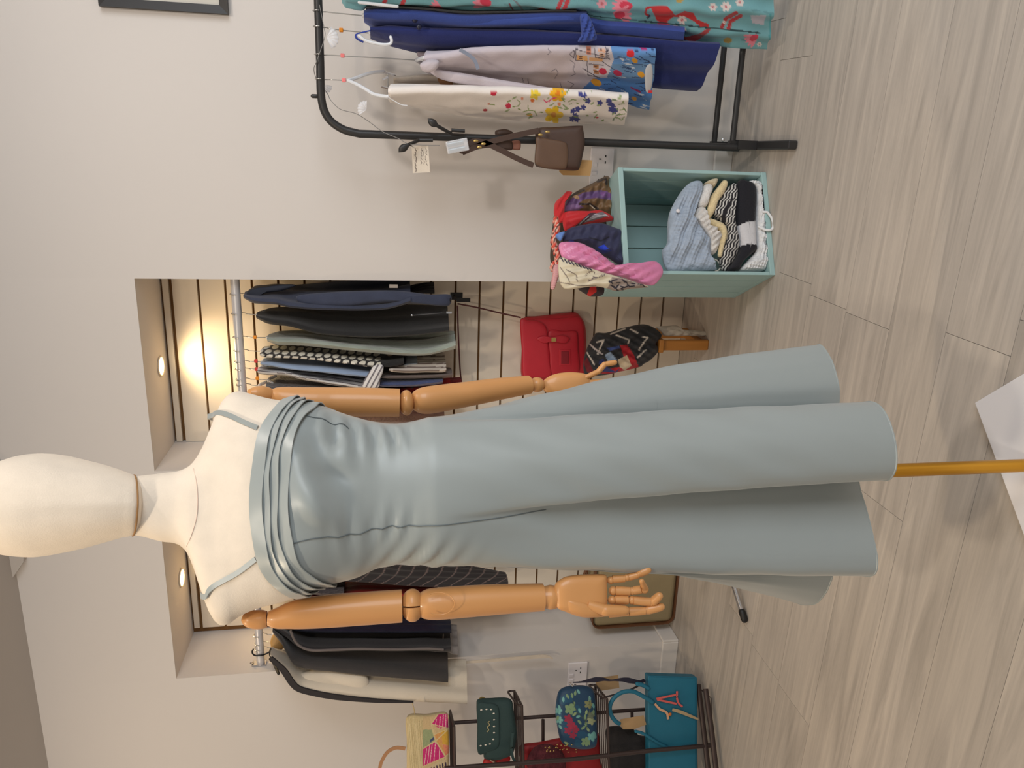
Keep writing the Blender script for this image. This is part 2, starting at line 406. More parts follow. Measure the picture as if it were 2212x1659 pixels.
# sockets
M_SOCK = M('white_plastic', (225, 220, 222), .35, var=0); M_BLK = M('black_plastic', (24, 23, 23), .45, var=0)
def socket(c, label):
    t = thing('wall_socket', label, 'socket', c, 'double wall sockets')
    bevel(MB().box((c[0], YW - .0055, c[2]), (.148, .010, .088)).build('plate', M_SOCK, t, smooth=False), .003)
    for s in (-1, 1):
        q = MB()
        for dx, dz, w_, h_ in ((0, .014, .004, .009), (-.011, -.006, .008, .004), (.011, -.006, .008, .004)):
            q.box((c[0] + s * .036 + dx, YW - .0107, c[2] + dz - .006), (w_, .001, h_))
        q.build('pin_holes', M_BLK, t, smooth=False)
        MB().box((c[0] + s * .014, YW - .0125, c[2] + .028), (.012, .004, .018)).build('switch', M_SOCK, t, smooth=False)
c = onY(1298, 366, YW); socket(c, 'white double wall socket above the turquoise crate')
c = onY(1246, 1460, YW); socket(c, 'white double wall socket behind the handbag stand')

# framed picture, only its lower left corner is in view
M_FR = M('black_stained_wood', (40, 36, 34), .45, var=.08, vscale=20)
pa = onY(217, 6, YW); pb = onY(495, 33, YW)
x0, z0, z1 = pb[0], pb[2], pa[2]; x1 = x0 + .32; fw_ = .026
t = thing('picture_frame', 'black wooden picture frame hung high on the wall above the clothes rail', 'picture frame', ((x0 + x1) / 2, YW - .02, z0))
def mitre(n, P, Q, inn):
    s = []
    for c_, i_ in ((P, inn[0]), (Q, inn[1])):
        c_ = np.array(c_); i_ = np.array(i_)
        s.append(np.array([(c_[0], YW - .001, c_[1]), (c_[0], YW - .022, c_[1]), (i_[0], YW - .015, i_[1]), (i_[0], YW - .001, i_[1])]))
    MB().loft(s).build(n, M_FR, t, smooth=False)
A, B, Cc, D = (x0, z0), (x1, z0), (x1, z1), (x0, z1); a_, b_, c_, d_ = (x0 + fw_, z0 + fw_), (x1 - fw_, z0 + fw_), (x1 - fw_, z1 - fw_), (x0 + fw_, z1 - fw_)
mitre('frame_bar', A, B, (a_, b_)); mitre('frame_bar', B, Cc, (b_, c_)); mitre('frame_bar', Cc, D, (c_, d_)); mitre('frame_bar', D, A, (d_, a_))
MB().box2((x0 + fw_ - .004, YW - .008, z0 + fw_ - .004), (x1 - fw_ + .004, YW - .002, z1 - fw_ + .004)).build('picture', M('picture_mount', (205, 200, 190), .7), t, smooth=False)

# ================================================================== MANNEQUIN
A0 = np.array([-.53, 1.167]); MBv = nrm([.4135, -.9105, 0]); MAv = np.array([-MBv[1], MBv[0], 0])   # b towards the viewer, a to its right
A3 = np.array([A0[0], A0[1], 0])
def mw(a, b, z): return A3 + MAv * a + MBv * b + np.array([0, 0, z])
def mp(x, y, b=0.0): return onP(x, y, A3 + MBv * b, MBv)
def ma(x, y, b=0.0):
    p = mp(x, y, b) - A3; return p @ MAv, p[2]
PXM = 1.19 / F_PX      # metres per pixel at the figure
M_LINEN = M('cream_linen', (226, 213, 196), .85, var=.04, vscale=40, bump=.12, bscale=420, sheen=.1)
M_WOOD = M('pale_varnished_wood', (205, 147, 90), .40, var=.05, vscale=5, stretch=(1, 1, .25), coat=.15)
M_BRASS = M('brass_pole', (205, 150, 50), .28, metal=.85, var=.05)
M_BASE = M('white_lacquer', (226, 224, 226), .35, var=0)
M_SEAM = M('brown_cord', (150, 112, 70), .8)
man = thing('mannequin', 'cream linen mannequin with egg head, jointed wooden arms and a brass pole', 'mannequin', (A0[0], A0[1], 0))

def sec_ellipse(ac, hw, df, db, z, p=2.2, n=64, ridge=0, tilt=0):
    th = np.linspace(0, 2 * math.pi, n, endpoint=False); c, s = np.cos(th), np.sin(th)
    a = ac + hw * np.sign(c) * np.abs(c) ** (2 / p); d = np.where(s > 0, df, db); b = d * np.sign(s) * np.abs(s) ** (2 / p)
    b = b + ridge * np.exp(-((a - ac + .0) / .006) ** 2) * (s > 0)
    return np.array([mw(x, y, z + tilt * y) for x, y in zip(a, b)])
# torso / neck
TR = [(283, 1030, 1156, .040, .045), (300, 1028, 1157, .044, .046), (350, 1022, 1169, .045, .047), (398, 1013, 1181, .048, .050), (412, 1005, 1196, .052, .054), (427, 988, 1228, .056, .058),
      (441, 962, 1272, .058, .060), (455, 928, 1312, .060, .062), (468, 893, 1338, .062, .063), (480, 867, 1349, .064, .065), (495, 852, 1349, .068, .067), (515, 846, 1334, .073, .07), (540, 851, 1321, .080, .073),
      (570, 859, 1310, .086, .078), (600, 865, 1303, .091, .08), (650, 870, 1286, .092, .08), (700, 888, 1258, .09, .078), (780, 912, 1228, .07, .065), (862, 924, 1210, .06, .06)]
secs = []; TZ = []
for x, yr, yl, df, db in interp_rows([(r[0], *r[1:]) for r in TR], 60):
    a1, z1_ = ma(x, yr); a2, z2_ = ma(x, yl); hw, ac, z = (a1 - a2) / 2, (a1 + a2) / 2, (z1_ + z2_) / 2
    TZ.append((z, ac, hw, df)); secs.append(sec_ellipse(ac, hw, df, db, z, 2.35))
MB().loft(secs).build('torso', M_LINEN, man, ang=75)
TZ = np.array(TZ)[::-1]
def torso_b(a, z):
    ac, hw, df = (np.interp(z, TZ[:, 0], TZ[:, k]) for k in (1, 2, 3)); u = min(1, abs((a - ac) / hw)); return df * (1 - u ** 2.35) ** (1 / 2.35)
def on_torso(x, y, off=.002):
    b = .05
    for _ in range(8):
        a, z = ma(x, y, b); b = .5 * b + .5 * (torso_b(a, z) + off)
    return mw(a, b, z)
# head
HR = [(-78, 1080, 1108, .02), (-70, 1055, 1132, .04), (-55, 1030, 1160, .058), (-30, 1008, 1184, .075), (0, 995, 1196, .088), (40, 983, 1203, .095), (80, 979, 1204, .097), (130, 983, 1196, .094), (180, 994, 1185, .088), (230, 1007, 1171, .08), (265, 1019, 1161, .07), (284, 1027, 1157, .062), (292, 1032, 1152, .05)]
secs = []
for x, yr, yl, d in interp_rows(HR, 44):
    a1, z1_ = ma(x, yr, .01); a2, z2_ = ma(x, yl, .01)
    secs.append(sec_ellipse((a1 + a2) / 2, (a1 - a2) / 2, d * .98, d, (z1_ + z2_) / 2, 2.05, ridge=.0016 * min(1, max(0, (x - 40) / 120)), tilt=-.42 * min(1, max(0, (x - 90) / 200)) ** 2))
MB().loft(secs).build('head', M_LINEN, man, ang=75)
hs = secs[-2]; MB().tube((hs + (hs - hs.mean(0)) * .01)[np.r_[0:33]], .0013, 6).build('neck_seam', M_SEAM, man)
ns = [on_torso(x, y, .0005) for x, y in ((418, 1012), (424, 1040), (427, 1080), (424, 1120), (412, 1160), (403, 1180))]
MB().tube(catmull(ns, 24), .0007, 5).build('collar_seam', M('pink_thread', (220, 196, 180), .8), man)
# pole and base plate
pp_ = mp(2060, 1011.5, -.066); MB().tube([(pp_[0], pp_[1], .012), (pp_[0], pp_[1], 1.22)], .0132, 20).build('pole', M_BRASS, man)
e1, e2 = nrm([.67, -.742, 0]), nrm([-.745, -.667, 0]); cor = onZ(2105, 870, .012); bc = cor + (e1 + e2) * .193
bevel(MB().box((bc[0], bc[1], .006), (.386, .386, .012), e1, e2).build('base_plate', M_BASE, man, smooth=False), .002)

def limb(name, pts, b, parent, mat=None, seg=24, rounde=False, seglen=None):
    P = np.array(pts, float); n = 4 * len(P)
    Q = catmull(P, n) if len(P) > 2 else np.array([P[0] + (P[1] - P[0]) * t for t in np.linspace(0, 1, 6)])
    bb = (lambda i: b) if np.isscalar(b) else (lambda i: np.interp(i / (len(Q) - 1), np.linspace(0, 1, len(b)), b))
    path = np.array([mp(q[0], q[1], bb(i)) for i, q in enumerate(Q)])
    return MB().tube(path, np.maximum(Q[:, 2], .5) * ((path - CAM) @ CF) / F_PX, seg, rounde).build(name, mat or M_WOOD, parent, ang=50)
def ball(name, x, y, rx, ry, rb, b, parent):
    c = mp(x, y, b); k = ((c - CAM) @ CF) / F_PX; return MB().ellipsoid(c, (rx * k, ry * k, rb * k), np.array([0, 0, 1.]), MAv, MBv, 20, 12).build(name, M_WOOD, parent)
# arm beside the dark coats
limb('shoulder_cap', [(524, 1333, 8), (535, 1336, 17), (550, 1338, 20), (566, 1338, 20), (577, 1337, 17)], -.02, man)
limb('upper_arm', [(579, 1336, 15), (586, 1336, 19), (602, 1335, 23), (640, 1327, 31), (700, 1321, 34.5), (780, 1315, 35), (868, 1309, 34.5)], -.015, man)
ec = mp(891, 1307.5, -.012); ek = ((ec - CAM) @ CF) / F_PX
for s in (-1, 1):
    eb = MB().ellipsoid(ec, (25 * ek, 35 * ek, 31 * ek), np.array([0, 0, 1.]), MAv, MBv, 40, 16); V = eb.verts(); q = (V - ec) @ MAv
    eb.v = [V + np.outer(np.where(q * s < .0012, s * .0012 - q, 0), MAv)]; eb.build('elbow_joint', M_WOOD, man)
fo = limb('forearm', [(906, 1307, 24), (914, 1306.5, 29), (930, 1305, 33), (960, 1303, 34), (1040, 1297, 33), (1110, 1293, 31), (1173, 1290, 29)], -.012, man)
ov = [mp(948 + 34 * math.cos(q), 1304 + 24 * math.sin(q), .026 - .006 * math.sin(q) ** 2 - .002) for q in np.linspace(-2.2, 2.2, 40)]
MB().tube(ov, .0008, 6).build('elbow_scoop_rim', M_WOOD, fo)
limb('wrist_joint', [(1170, 1290, 22), (1180, 1290, 24), (1188, 1290, 26), (1196, 1290, 25), (1203, 1290, 23)], -.010, man)
hc = crop(1150, 1150, 6.637)
hand = patch('hand', hc([(322, 760), (380, 690), (500, 630), (700, 605), (900, 598), (1035, 602), (1062, 640), (1070, 850), (1072, 1040), (1060, 1190), (960, 1215), (760, 1222), (620, 1195), (480, 1140), (370, 1095), (330, 1000), (315, 880)]),
             mw(0, .002, 0), MBv, .013, M_WOOD, man, back=.016, p=5)
# thumb mound
patch('palm_mound', hc([(470, 960), (640, 960), (800, 1010), (960, 1120), (1020, 1185), (900, 1215), (700, 1205), (520, 1120)]), mw(0, .009, 0), MBv, .010, M_WOOD, hand, back=.01, p=2.2)
def finger(segs, b0, r0):
    for k, (p, q, ra, rb, ba, bb) in enumerate(segs):
        p, q = hc([p])[0], hc([q])[0]
        limb('finger_segment', [(p[0], p[1], ra), (.5 * (p[0] + q[0]), .5 * (p[1] + q[1]), (ra + rb) / 2 + .3), (q[0], q[1], rb)], [b0 + ba, b0 + bb], hand, seg=14, rounde=(k == len(segs) - 1))
def fball(x, y, r, b): p = hc([(x, y)])[0]; ball('finger_joint', p[0], p[1], r, r, r, b, hand)
fball(1120, 685, 8.5, 0); fball(1155, 838, 9.5, 0); fball(1140, 972, 9.5, 0)
finger([((1150, 672), (1325, 660), 8.8, 8.0, 0, .003), ((1375, 645), (1525, 608), 8, 7, .003, .008), ((1560, 580), (1650, 540), 9, 8.5, .01, .012)], 0, 9)
fball(1355, 648, 7.8, .004); fball(1525, 600, 7, .009)
finger([((1195, 838), (1400, 845), 9.8, 9, 0, .004), ((1460, 835), (1570, 815), 9, 8.5, .006, .014), ((1620, 815), (1568, 700), 7.5, 5.5, .016, .034)], 0, 9)
fball(1430, 840, 8.5, .005); fball(1610, 820, 8.5, .016)
finger([((1180, 970), (1370, 968), 9.8, 9.5, 0, .002), ((1450, 975), (1690, 995), 9.6, 9, .003, .008), ((1740, 985), (1815, 915), 10, 9, .010, .018)], 0, 9)
fball(1425, 970, 9.5, .002); fball(1705, 1000, 8.5, .008)
finger([((1100, 1150), (1375, 1130), 11, 10, -.004, .000), ((1385, 1135), (1615, 1120), 9.6, 9.2, 0, .003), ((1660, 1110), (1840, 1068), 10, 9, .003, .008)], 0, 10)
fball(1640, 1115, 9, .003)
finger([((800, 1040), (1030, 1110), 12, 12, .010, .016), ((1045, 1118), (1330, 1120), 13, 10, .017, .018)], 0, 11)
# arm beside the navy jackets
BR = -.072
limb('shoulder_cap', [(538, 848, 8), (548, 850, 15), (563, 852, 19), (578, 853, 17), (584, 854, 14)], [-.05, BR], man)
limb('upper_arm', [(584, 853, 13), (592, 855, 19), (610, 860, 25), (650, 866, 30), (720, 868, 31.5), (800, 869, 31.5), (863, 870, 30.5)], [BR, BR - .012, BR - .012], man)
BR = BR - .012
ball('elbow_joint', 878, 870, 16.5, 28, 28, BR, man)
limb('forearm', [(892, 869, 17), (898, 868, 23), (910, 866, 28), (935, 863, 30), (1013, 851, 27), (1080, 840, 24), (1143, 831, 20)], [BR, BR - .02, BR - .055], man)
ball('wrist_joint', 1160, 831, 17, 16.5, 16, BR - .058, man)
BR = BR - .062
hand2 = patch('hand', [(1172, 826), (1186, 813), (1208, 806), (1235, 804), (1262, 807), (1272, 814), (1276, 836), (1268, 856), (1230, 862), (1190, 852), (1174, 842)], mw(0, BR, 0), MBv, .012, M_WOOD, man, back=.012, p=3)
for pts, r in ((((1266, 815), (1292, 803)), 5.5), (((1292, 803), (1306, 787)), 6), (((1306, 787), (1328, 783)), 5.5)):
    limb('finger_segment', [(*pts[0], r), (.5 * (pts[0][0] + pts[1][0]), .5 * (pts[0][1] + pts[1][1]), r + .4), (*pts[1], r)], BR + .004, hand2, seg=12, rounde=True)
for k, yy in enumerate((826, 838, 850)):
    limb('finger_segment', [(1274, yy, 6), (1300, yy - 2, 6), (1330 - 5 * k, yy - 4, 5)], BR, hand2, seg=10, rounde=True)

# ================================================================== THE DRESS
def satin():
    m = M('sage_blue_satin', (150, 157, 156), .36, var=.02, vscale=4, sheen=.25, bump=.03, bscale=30)
    b = m.node_tree.nodes['Principled BSDF']; b.inputs['Specular IOR Level'].default_value = .5
    return m
M_SATIN = satin()
drs = thing('satin_dress', 'sleeveless sage blue satin dress with pleated neckline worn by the mannequin', 'dress', (A0[0], A0[1], .43))
ZH = .43
BO = [(540, 878, 1296, .092, .088), (575, 868, 1299, .098, .09), (605, 864, 1298, .104, .092), (632, 864, 1292, .114, .092), (660, 867, 1282, .119, .092), (693, 876, 1268, .117, .09), (730, 889, 1258, .105, .087), (765, 900, 1249, .094, .083),
      (816, 912, 1227, .085, .078), (862, 915, 1220, .086, .078), (900, 909, 1221, .089, .084), (930, 901, 1224, .094, .090)]
BZ = []
for x, yr, yl, df, db in interp_rows(BO, 80):
    a1, z1_ = ma(x, yr); a2, z2_ = ma(x, yl); BZ.append(((z1_ + z2_) / 2, (a1 + a2) / 2, (a1 - a2) / 2, df, db))
BZ = np.array(BZ)[::-1]; ZHIP, ZTOP = BZ[0, 0], BZ[-1, 0]
HEM = [(-62, (.10, -.25)), (-38, (.20, -.22)), (-16, (1765, 746)), (0, (1796, 776)), (9, (1812, 830)), (15, (1813, 862)), (21, (1812, 905)), (27, (1850, 876)), (33, (1882, 868)), (42, (1908, 884)), (57, (1929, 930)), (75, (1938, 985)), (92, (1931, 1025)),
       (105, (1905, 1036)), (112, (1854, 1006)), (118, (1857, 1048)), (128, (1872, 1100)), (138, (1887, 1160)), (148, (1896, 1210)), (156, (1890, 1240)), (163, (1862, 1243)), (171, (1806, 1226)), (180, (1797, 1252)), (193, (1782, 1284)), (207, (1756, 1306)), (220, (1718, 1296)), (242, (-.17, -.27)), (270, (-.03, -.29))]
HA, HB = [], []
for th, q in HEM:
    if abs(q[0]) < 5: ab = q
    else:
        p = onZ(q[0], q[1], ZH) - A3; ab = (p @ MAv, p @ MBv)
    HA.append(math.radians(th)); HB.append(ab)
HA = np.array(HA); HB = np.array(HB)
HAx = np.concatenate([HA - 2 * math.pi, HA, HA + 2 * math.pi]); HBx = np.vstack([HB] * 3)
def hermite(q):
    i = np.clip(np.searchsorted(HAx, q) - 1, 1, len(HAx) - 3); h = (HAx[i + 1] - HAx[i])[:, None]; t = ((q - HAx[i]))[:, None] / h
    d0 = (HBx[i + 1] - HBx[i - 1]) / (HAx[i + 1] - HAx[i - 1])[:, None]; d1 = (HBx[i + 2] - HBx[i]) / (HAx[i + 2] - HAx[i])[:, None]
    return (2 * t ** 3 - 3 * t ** 2 + 1) * HBx[i] + (t ** 3 - 2 * t ** 2 + t) * h * d0 + (-2 * t ** 3 + 3 * t ** 2) * HBx[i + 1] + (t ** 3 - t ** 2) * h * d1
def ellip(th, z, off=0.0):
    ac, hw, df, db = (np.interp(z, BZ[:, 0], BZ[:, k]) for k in (1, 2, 3, 4)); c, s = np.cos(th), np.sin(th); p = 2.15
    return ac + (hw + off) * np.sign(c) * np.abs(c) ** (2 / p), (np.where(s > 0, df, db) + off) * np.sign(s) * np.abs(s) ** (2 / p)
def dress_pt(th, z, off=0.0):
    th = np.asarray(th, float)
    z = np.broadcast_to(np.asarray(z, float), th.shape)
    a, b = ellip(th, np.maximum(z, ZHIP), off)
    s = np.clip((ZHIP - z) / (ZHIP - ZH), 0, 1.02)
    H = hermite(np.mod(th, 2 * math.pi)); g = s * (1 + .5 * (1 - s)) * s / (s + .06) * 1.06; wl = np.exp(-((np.degrees(np.mod(th, 2 * math.pi)) - 205) / 26) ** 2); g = g * (1 - wl) + s ** 1.7 * wl
    ea, eb = a * (1 - g) + H[:, 0] * g, b * (1 - g) + H[:, 1] * g
    # satin creases: cross creases at the waist, slack below the band
    zz = z
    def bump(c, wd, thc, tw): return np.exp(-((zz - c) / wd) ** 2 - ((np.mod(th - math.radians(thc) + math.pi, 2 * math.pi) - math.pi) / math.radians(tw)) ** 2)
    wv = 0
    for c_, w_, t_, tw_, am, fr, sk in ((1.345, .05, 42, 20, .005, 210, 3), (1.29, .03, 38, 16, .0045, 240, 5), (1.30, .035, 112, 14, .004, 230, -4), (1.36, .03, 112, 16, .0035, 200, 2),
                                        (1.25, .06, 150, 22, .0048, 170, -9), (1.41, .035, 62, 16, .013, 45, 4), (1.40, .035, 95, 15, -.012, 40, 6), (1.375, .022, 50, 9, -.010, 30, 0), (1.385, .03, 78, 8, .009, 20, 3)):
        wv = wv + bump(c_, w_, t_, tw_) * am * np.sin((zz - c_) * fr + sk * th + .7)
    wv += np.clip((ZHIP - zz) / .15, 0, 1) * np.clip((zz - ZH) / .25, 0, 1) * .0022 * np.sin(th * 11 + 18 * zz) * np.sin(zz * 23 + th * 2)
    r = np.sqrt(ea ** 2 + eb ** 2) + 1e-9
    return ea * (1 + wv / r), eb * (1 + wv / r)
def ztop(th): return ma(546, 1090, .09)[1] - np.where(np.cos(th) > 0, .042, .060) * np.abs(np.cos(th)) ** 3 - .02 * (np.sin(th) < -.2) + .0 * th
NT = 420; TH = np.linspace(0, 2 * math.pi, NT, endpoint=False)
zt = ztop(TH); rowsz = []
for k in range(150):
    u = k / 149
    zb = (ZH + (np.max(zt) - ZH) * (1 - u))
    rowsz.append(zb + (zt - np.max(zt)) * max(0, 1 - u * 5) )
secs = []
for z in rowsz:
    a, b = dress_pt(TH, z)
    secs.append(A3 + np.outer(a, MAv) + np.outer(b, MBv) + np.outer(z, [0, 0, 1]))
secs = secs + [q * [1, 1, 1] + (A3 - q) * [.015, .015, 0] + [0, 0, .0] for q in secs[::-1][:60:6]]     # turned-in lining up inside the hem
MB().loft(secs, False, False).build('dress_body', M_SATIN, drs, ang=80)
a, b = dress_pt(TH, ZH + .002, .0)
MB().tube(np.vstack([A3 + np.outer(a, MAv) + np.outer(b, MBv) + [0, 0, ZH + .001]] * 1 + [(A3 + a[0] * MAv + b[0] * MBv + [0, 0, ZH + .001])[None]]), .0016, 6).build('hem_edge', M_SATIN, drs)
# pleated band
edges = [0, .0165, .029, .041, .0575]
for j in range(4):
    secs = []
    for q, (du, off) in enumerate(((0, .0025), (.3, .004), (.7, .0055), (1.0, .0068), (1.03, .0055), (.6, .003), (0, .001))):
        z = zt + .003 - (edges[j] - (.003 if j else 0) + (edges[j + 1] - edges[j] + .003) * du) + .0012 * np.sin(TH * 9 + j * 2)
        a, b = ellip(TH, z, off - .0006 * j + .0012 * np.sin(TH * 13 + j * 1.7) * du)
        secs.append(A3 + np.outer(a, MAv) + np.outer(b, MBv) + np.outer(z, [0, 0, 1]))
    MB().loft(secs + [secs[0]], False, False).build('neckline_pleat', M_SATIN, drs, ang=60)
for th0, za, zb_ in ((math.radians(37), zt.max() - .075, 1.36), (math.radians(114), zt.max() - .06, 1.05)):
    z = np.linspace(za, zb_, 50); a, b = dress_pt(np.full(50, th0), z, .0006)
    MB().tube(A3 + np.outer(a, MAv) + np.outer(b, MBv) + np.outer(z, [0, 0, 1]), .0009, 6).build('seam', M('dark_satin_seam', (96, 104, 106), .7), drs)  # seam tubes, darker than the satin
for pts in (((459, 897), (466, 892), (480, 892), (500, 899), (525, 911), (556, 924)), ((444, 1289), (450, 1277), (462, 1266), (485, 1253), (515, 1236), (552, 1208))):
    P = [on_torso(x, y, .0022) for x, y in pts]
    P = [P[0] - MBv * .05 + np.array([0, 0, .011]), P[0] - MBv * .02 + np.array([0, 0, .011])] + P
    MB().ribbon(catmull(P, 40), .0075, .002, MAv).build('shoulder_strap', M_SATIN, drs)

# ================================================================== CLOTHES RAIL BY THE WALL
M_IRON = M('black_powder_coat', (44, 43, 43), .42, var=.04, vscale=30)
M_STEEL = M('chrome', (205, 205, 208), .16, metal=1.0, var=0)
M_WIRE = M('hanger_wire', (190, 188, 184), .3, metal=.9, var=0)
M_HANG = M('white_hanger_plastic', (222, 224, 228), .35, var=.02)
YR, ZR = 2.575, 1.473
rail = thing('clothes_rail', 'black metal clothes rail with rounded corner standing against the wall', 'clothes rail', (.5, YR, 0))
XU = .056
top = [(XU, YR, .09), (XU, YR, .8), (XU - .004, YR, 1.36), (XU + .008, YR, 1.412), (XU + .040, YR, 1.455), (XU + .095, YR, ZR), (XU + .2, YR, ZR), (1.6, YR, ZR)]
pth = np.vstack([np.linspace(top[0], top[2], 8), catmull(top[2:7], 24)[1:], np.array([top[7]])])
MB().tube(pth, .0125, 16).build('hanging_tube', M_IRON, rail)
MB().tube([(1.6, YR, ZR), (1.6, YR, .09)], .0125, 12).build('upright', M_IRON, rail)
for xx in (XU + .01, 1.6):
    bevel(MB().box2((xx - .014, 2.345, .004), (xx + .014, 2.795, .034)).build('foot', M_IRON, rail, smooth=False), .004)
    MB().box2((xx - .0145, YR - .016, .030), (xx + .0145, YR + .016, .10)).build('foot_bracket', M_IRON, rail, smooth=False)
for yy in (2.585, 2.735):
    MB().tube([(XU + .012, yy, .110), (1.59, yy, .110)], .010, 12).build('base_bar', M_IRON, rail)
    MB().box2((XU - .002, yy - .011, .03), (XU + .022, yy + .011, .123)).build('bar_bracket', M_IRON, rail, smooth=False)
p = onY(684, 208, YR); MB().tube([p, p + [0, 0, .012]], .006, 10, True).build('tube_knob', M_IRON, rail)
MB().ellipsoid(onY(1562, 302, 2.55), (.006, .004, .006)).build('bolt', M_STEEL, rail)
# two leaf ended hooks clipped on the upright
for k, (tipo, arm, clip) in enumerate((([(862, 328), (868, 322), (882, 313)], [(882, 313), (905, 303)], [(905, 303), (935, 303)]), ([(925, 257), (933, 264), (945, 272)], [(945, 272), (975, 289)], [(975, 281), (1004, 283)]))):
    h = MB(); Y_ = YR - .03
    T = [onY(x, y, Y_ - .03) for x, y in tipo]; h.tube(catmull(T, 10), [.002, .006, .009, .0105, .0115, .0115, .011, .009, .007, .005], 10, True, flat=.6)
    a_ = [onY(*tipo[-1], Y_ - .03)] + [onY(x, y, Y_) for x, y in arm[1:]]; h.tube(catmull(a_, 8) if len(a_) > 2 else a_, .0055, 8)
    h.tube([onY(*q, Y_) for q in clip], .0055, 8)
    tag(h.build('leaf_hook', M_IRON), ('black leaf ended hook pointing away from the hanging clothes with the battery string looped on', 'black leaf ended hook pointing toward the white floral skirt')[k], 'hook', 'hooks on the rail upright')

def hanger(label, hx, hy, nx, ny, Y, zrail_x, cube=None, rail_r=.013, hookmat=None, half=.19, body=True, drop=.05, group=None, thick=.006, cat='hanger'):
    """hook over the rail at pixel (hx,hy); neck at pixel (nx,ny); shoulders along Y"""
    hp = onY(hx, hy, Y); npnt = onY(nx, ny, Y)
    t = thing('clothes_hanger', label, cat, (npnt[0], npnt[1], npnt[2] - drop), group)
    zr = ZR if Y == YR else ZN; xr = hp[0]
    arc = [(xr, Y + (rail_r + .0035) * math.cos(q), zr + (rail_r + .0035) * math.sin(q)) for q in np.linspace(math.pi * 1.05, -.25, 12)]
    arc = arc + [(xr, Y + .006, zr - rail_r - .012), (xr * .6 + npnt[0] * .4, Y, zr - .035), tuple(npnt)]
    MB().tube(catmull(arc, 36), .0016, 6).build('hook', hookmat or M_WIRE, t)
    if body:
        P = [npnt + [0, -half, -drop], npnt + [0, -half * .6, -drop * .55], npnt + [0, -.02, -.004], npnt, npnt + [0, .02, -.004], npnt + [0, half * .6, -drop * .55], npnt + [0, half, -drop]]
        MB().tube(catmull(P, 26), thick, 8, True).build('shoulder_bar', M_HANG, t)
    if cube:
        q = onY(cube[0], cube[1], Y)
        bevel(MB().box(q, (.012, .012, .012)).build('size_cube', M('size_cube_' + cube[2], cube[3], .4, var=0), t, smooth=False), .002)
    return t
ORG, RED, PNK = (232, 140, 20), (205, 40, 40), (240, 130, 130)

# ---- dresses on the rail
def p_flamingo(p):
    rg = random.Random(3)
    for _ in range(46): p.ell(rg.uniform(740, 1665), rg.uniform(-40, 105), rg.uniform(3, 14), rg.uniform(1.5, 4), (92, 140, 150), rg.uniform(-10, 20), .55)
    for x, y in ((830, 8), (872, 4), (1212, 6), (1224, 10)): p.line([(x - 6, y + 12), (x + 4, y - 12)], 9, (196, 66, 76))
    def plume(x, y, s, a, c1=(214, 62, 90), c2=(236, 140, 160)):
        for k in range(5):
            an = a + (k - 2) * 16; r = math.radians(an)
            p.ell(x + 15 * s * math.cos(r), y + 15 * s * math.sin(r), 14 * s, 3.4 * s, c2, an)
        p.ell(x + 7 * s * math.cos(math.radians(a)), y + 7 * s * math.sin(math.radians(a)), 10 * s, 6.5 * s, c1, a)
    plume(1058, 8, 1.3, 200); plume(1362, 14, 1.4, 190); plume(1330, 33, 1.2, 355); plume(1280, 42, .9, 120); plume(1635, 78, 1.0, 150); plume(955, 22, 1, 200)
    plume(1432, 40, 1.4, 90, (222, 80, 120), (230, 110, 140))
    p.poly([(1405, 14), (1440, 12), (1450, 22), (1458, 33), (1480, 24), (1498, 28), (1506, 42), (1530, 52), (1533, 62), (1515, 60), (1500, 46), (1480, 36), (1455, 37), (1440, 48), (1420, 46), (1410, 26)], (200, 54, 58))
    p.line([(1405, 16), (1396, 18), (1394, 30), (1400, 34)], 5, (190, 52, 60)); p.ell(1401, 36, 3, 5, (60, 50, 80), 40)
    for q in (((1590, 28), (1568, 40), (1560, 58)), ((1600, 34), (1578, 46), (1574, 60))): p.line(list(q), 8, (180, 60, 66))
    for q in (((1532, 62), (1512, 76), (1474, 86)), ((1528, 68), (1506, 84), (1490, 88))): p.line(list(q), 7, (176, 70, 74))
    p.line([(1110, 0), (1124, 14), (1134, 34)], 4, (120, 130, 140)); p.line([(1100, 8), (1112, 30)], 3, (120, 60, 70)); p.ell(1172, 24, 10, 7, (190, 62, 64), 20)
    for x, y, r in ((1540, 15, 9), (1568, 14, 11), (1473, 43, 10), (1460, 63, 9), (1640, 96, 5), (1478, 65, 5), (1598, 5, 9), (1300, 8, 11), (1178, 57, 5), (1565, 48, 4)): p.flower(x, y, r, (226, 214, 212) if r != 11 or x > 1400 else (226, 160, 176), 6, (200, 110, 120))
    p.ell(1572, 87, 9, 6, (176, 150, 84)); p.ell(1468, 1, 8, 5, (190, 160, 90))
    p.line([(1390, 46), (1640, 71)], 3.2, (44, 74, 80)); p.line([(1190, 26), (1390, 46)], 2.2, (58, 92, 98))  # shade of the front fold, painted into the cloth colour as dark lines
    p.poly([(1621, 33), (1655, 33), (1650, 54), (1625, 50)], (188, 186, 200))
    p.line([(1665, 30), (1662, 108)], 4, (86, 160, 170))
GR = 'clothes on the black rail'
fl_d = thing('printed_dress', 'long turquoise dress printed with red flamingos and white blossoms hanging on the black rail', 'dress', onY(1660, 60, 2.55), GR)
garment('dress_cloth', [(738, -40, 4), (760, -40, 12), (800, -40, 17), (860, -42, 26), (920, -42, 33), (1000, -45, 38), (1100, -48, 46), (1200, -50, 60), (1300, -50, 72), (1400, -50, 82), (1500, -50, 92), (1600, -50, 101), (1664, -50, 105)],
        2.38, 2.56, 'R', printed('turquoise_flamingo_print', .7), fl_d, t=.05, fold=.012, nf=3, N=90, rowsn=420, seed=1, paint=p_flamingo, base=(120, 176, 186))
bk = thing('black_dress', 'black dress squeezed between the turquoise flamingo dress and the royal blue dress', 'dress', onY(1240, 30, 2.56), GR)
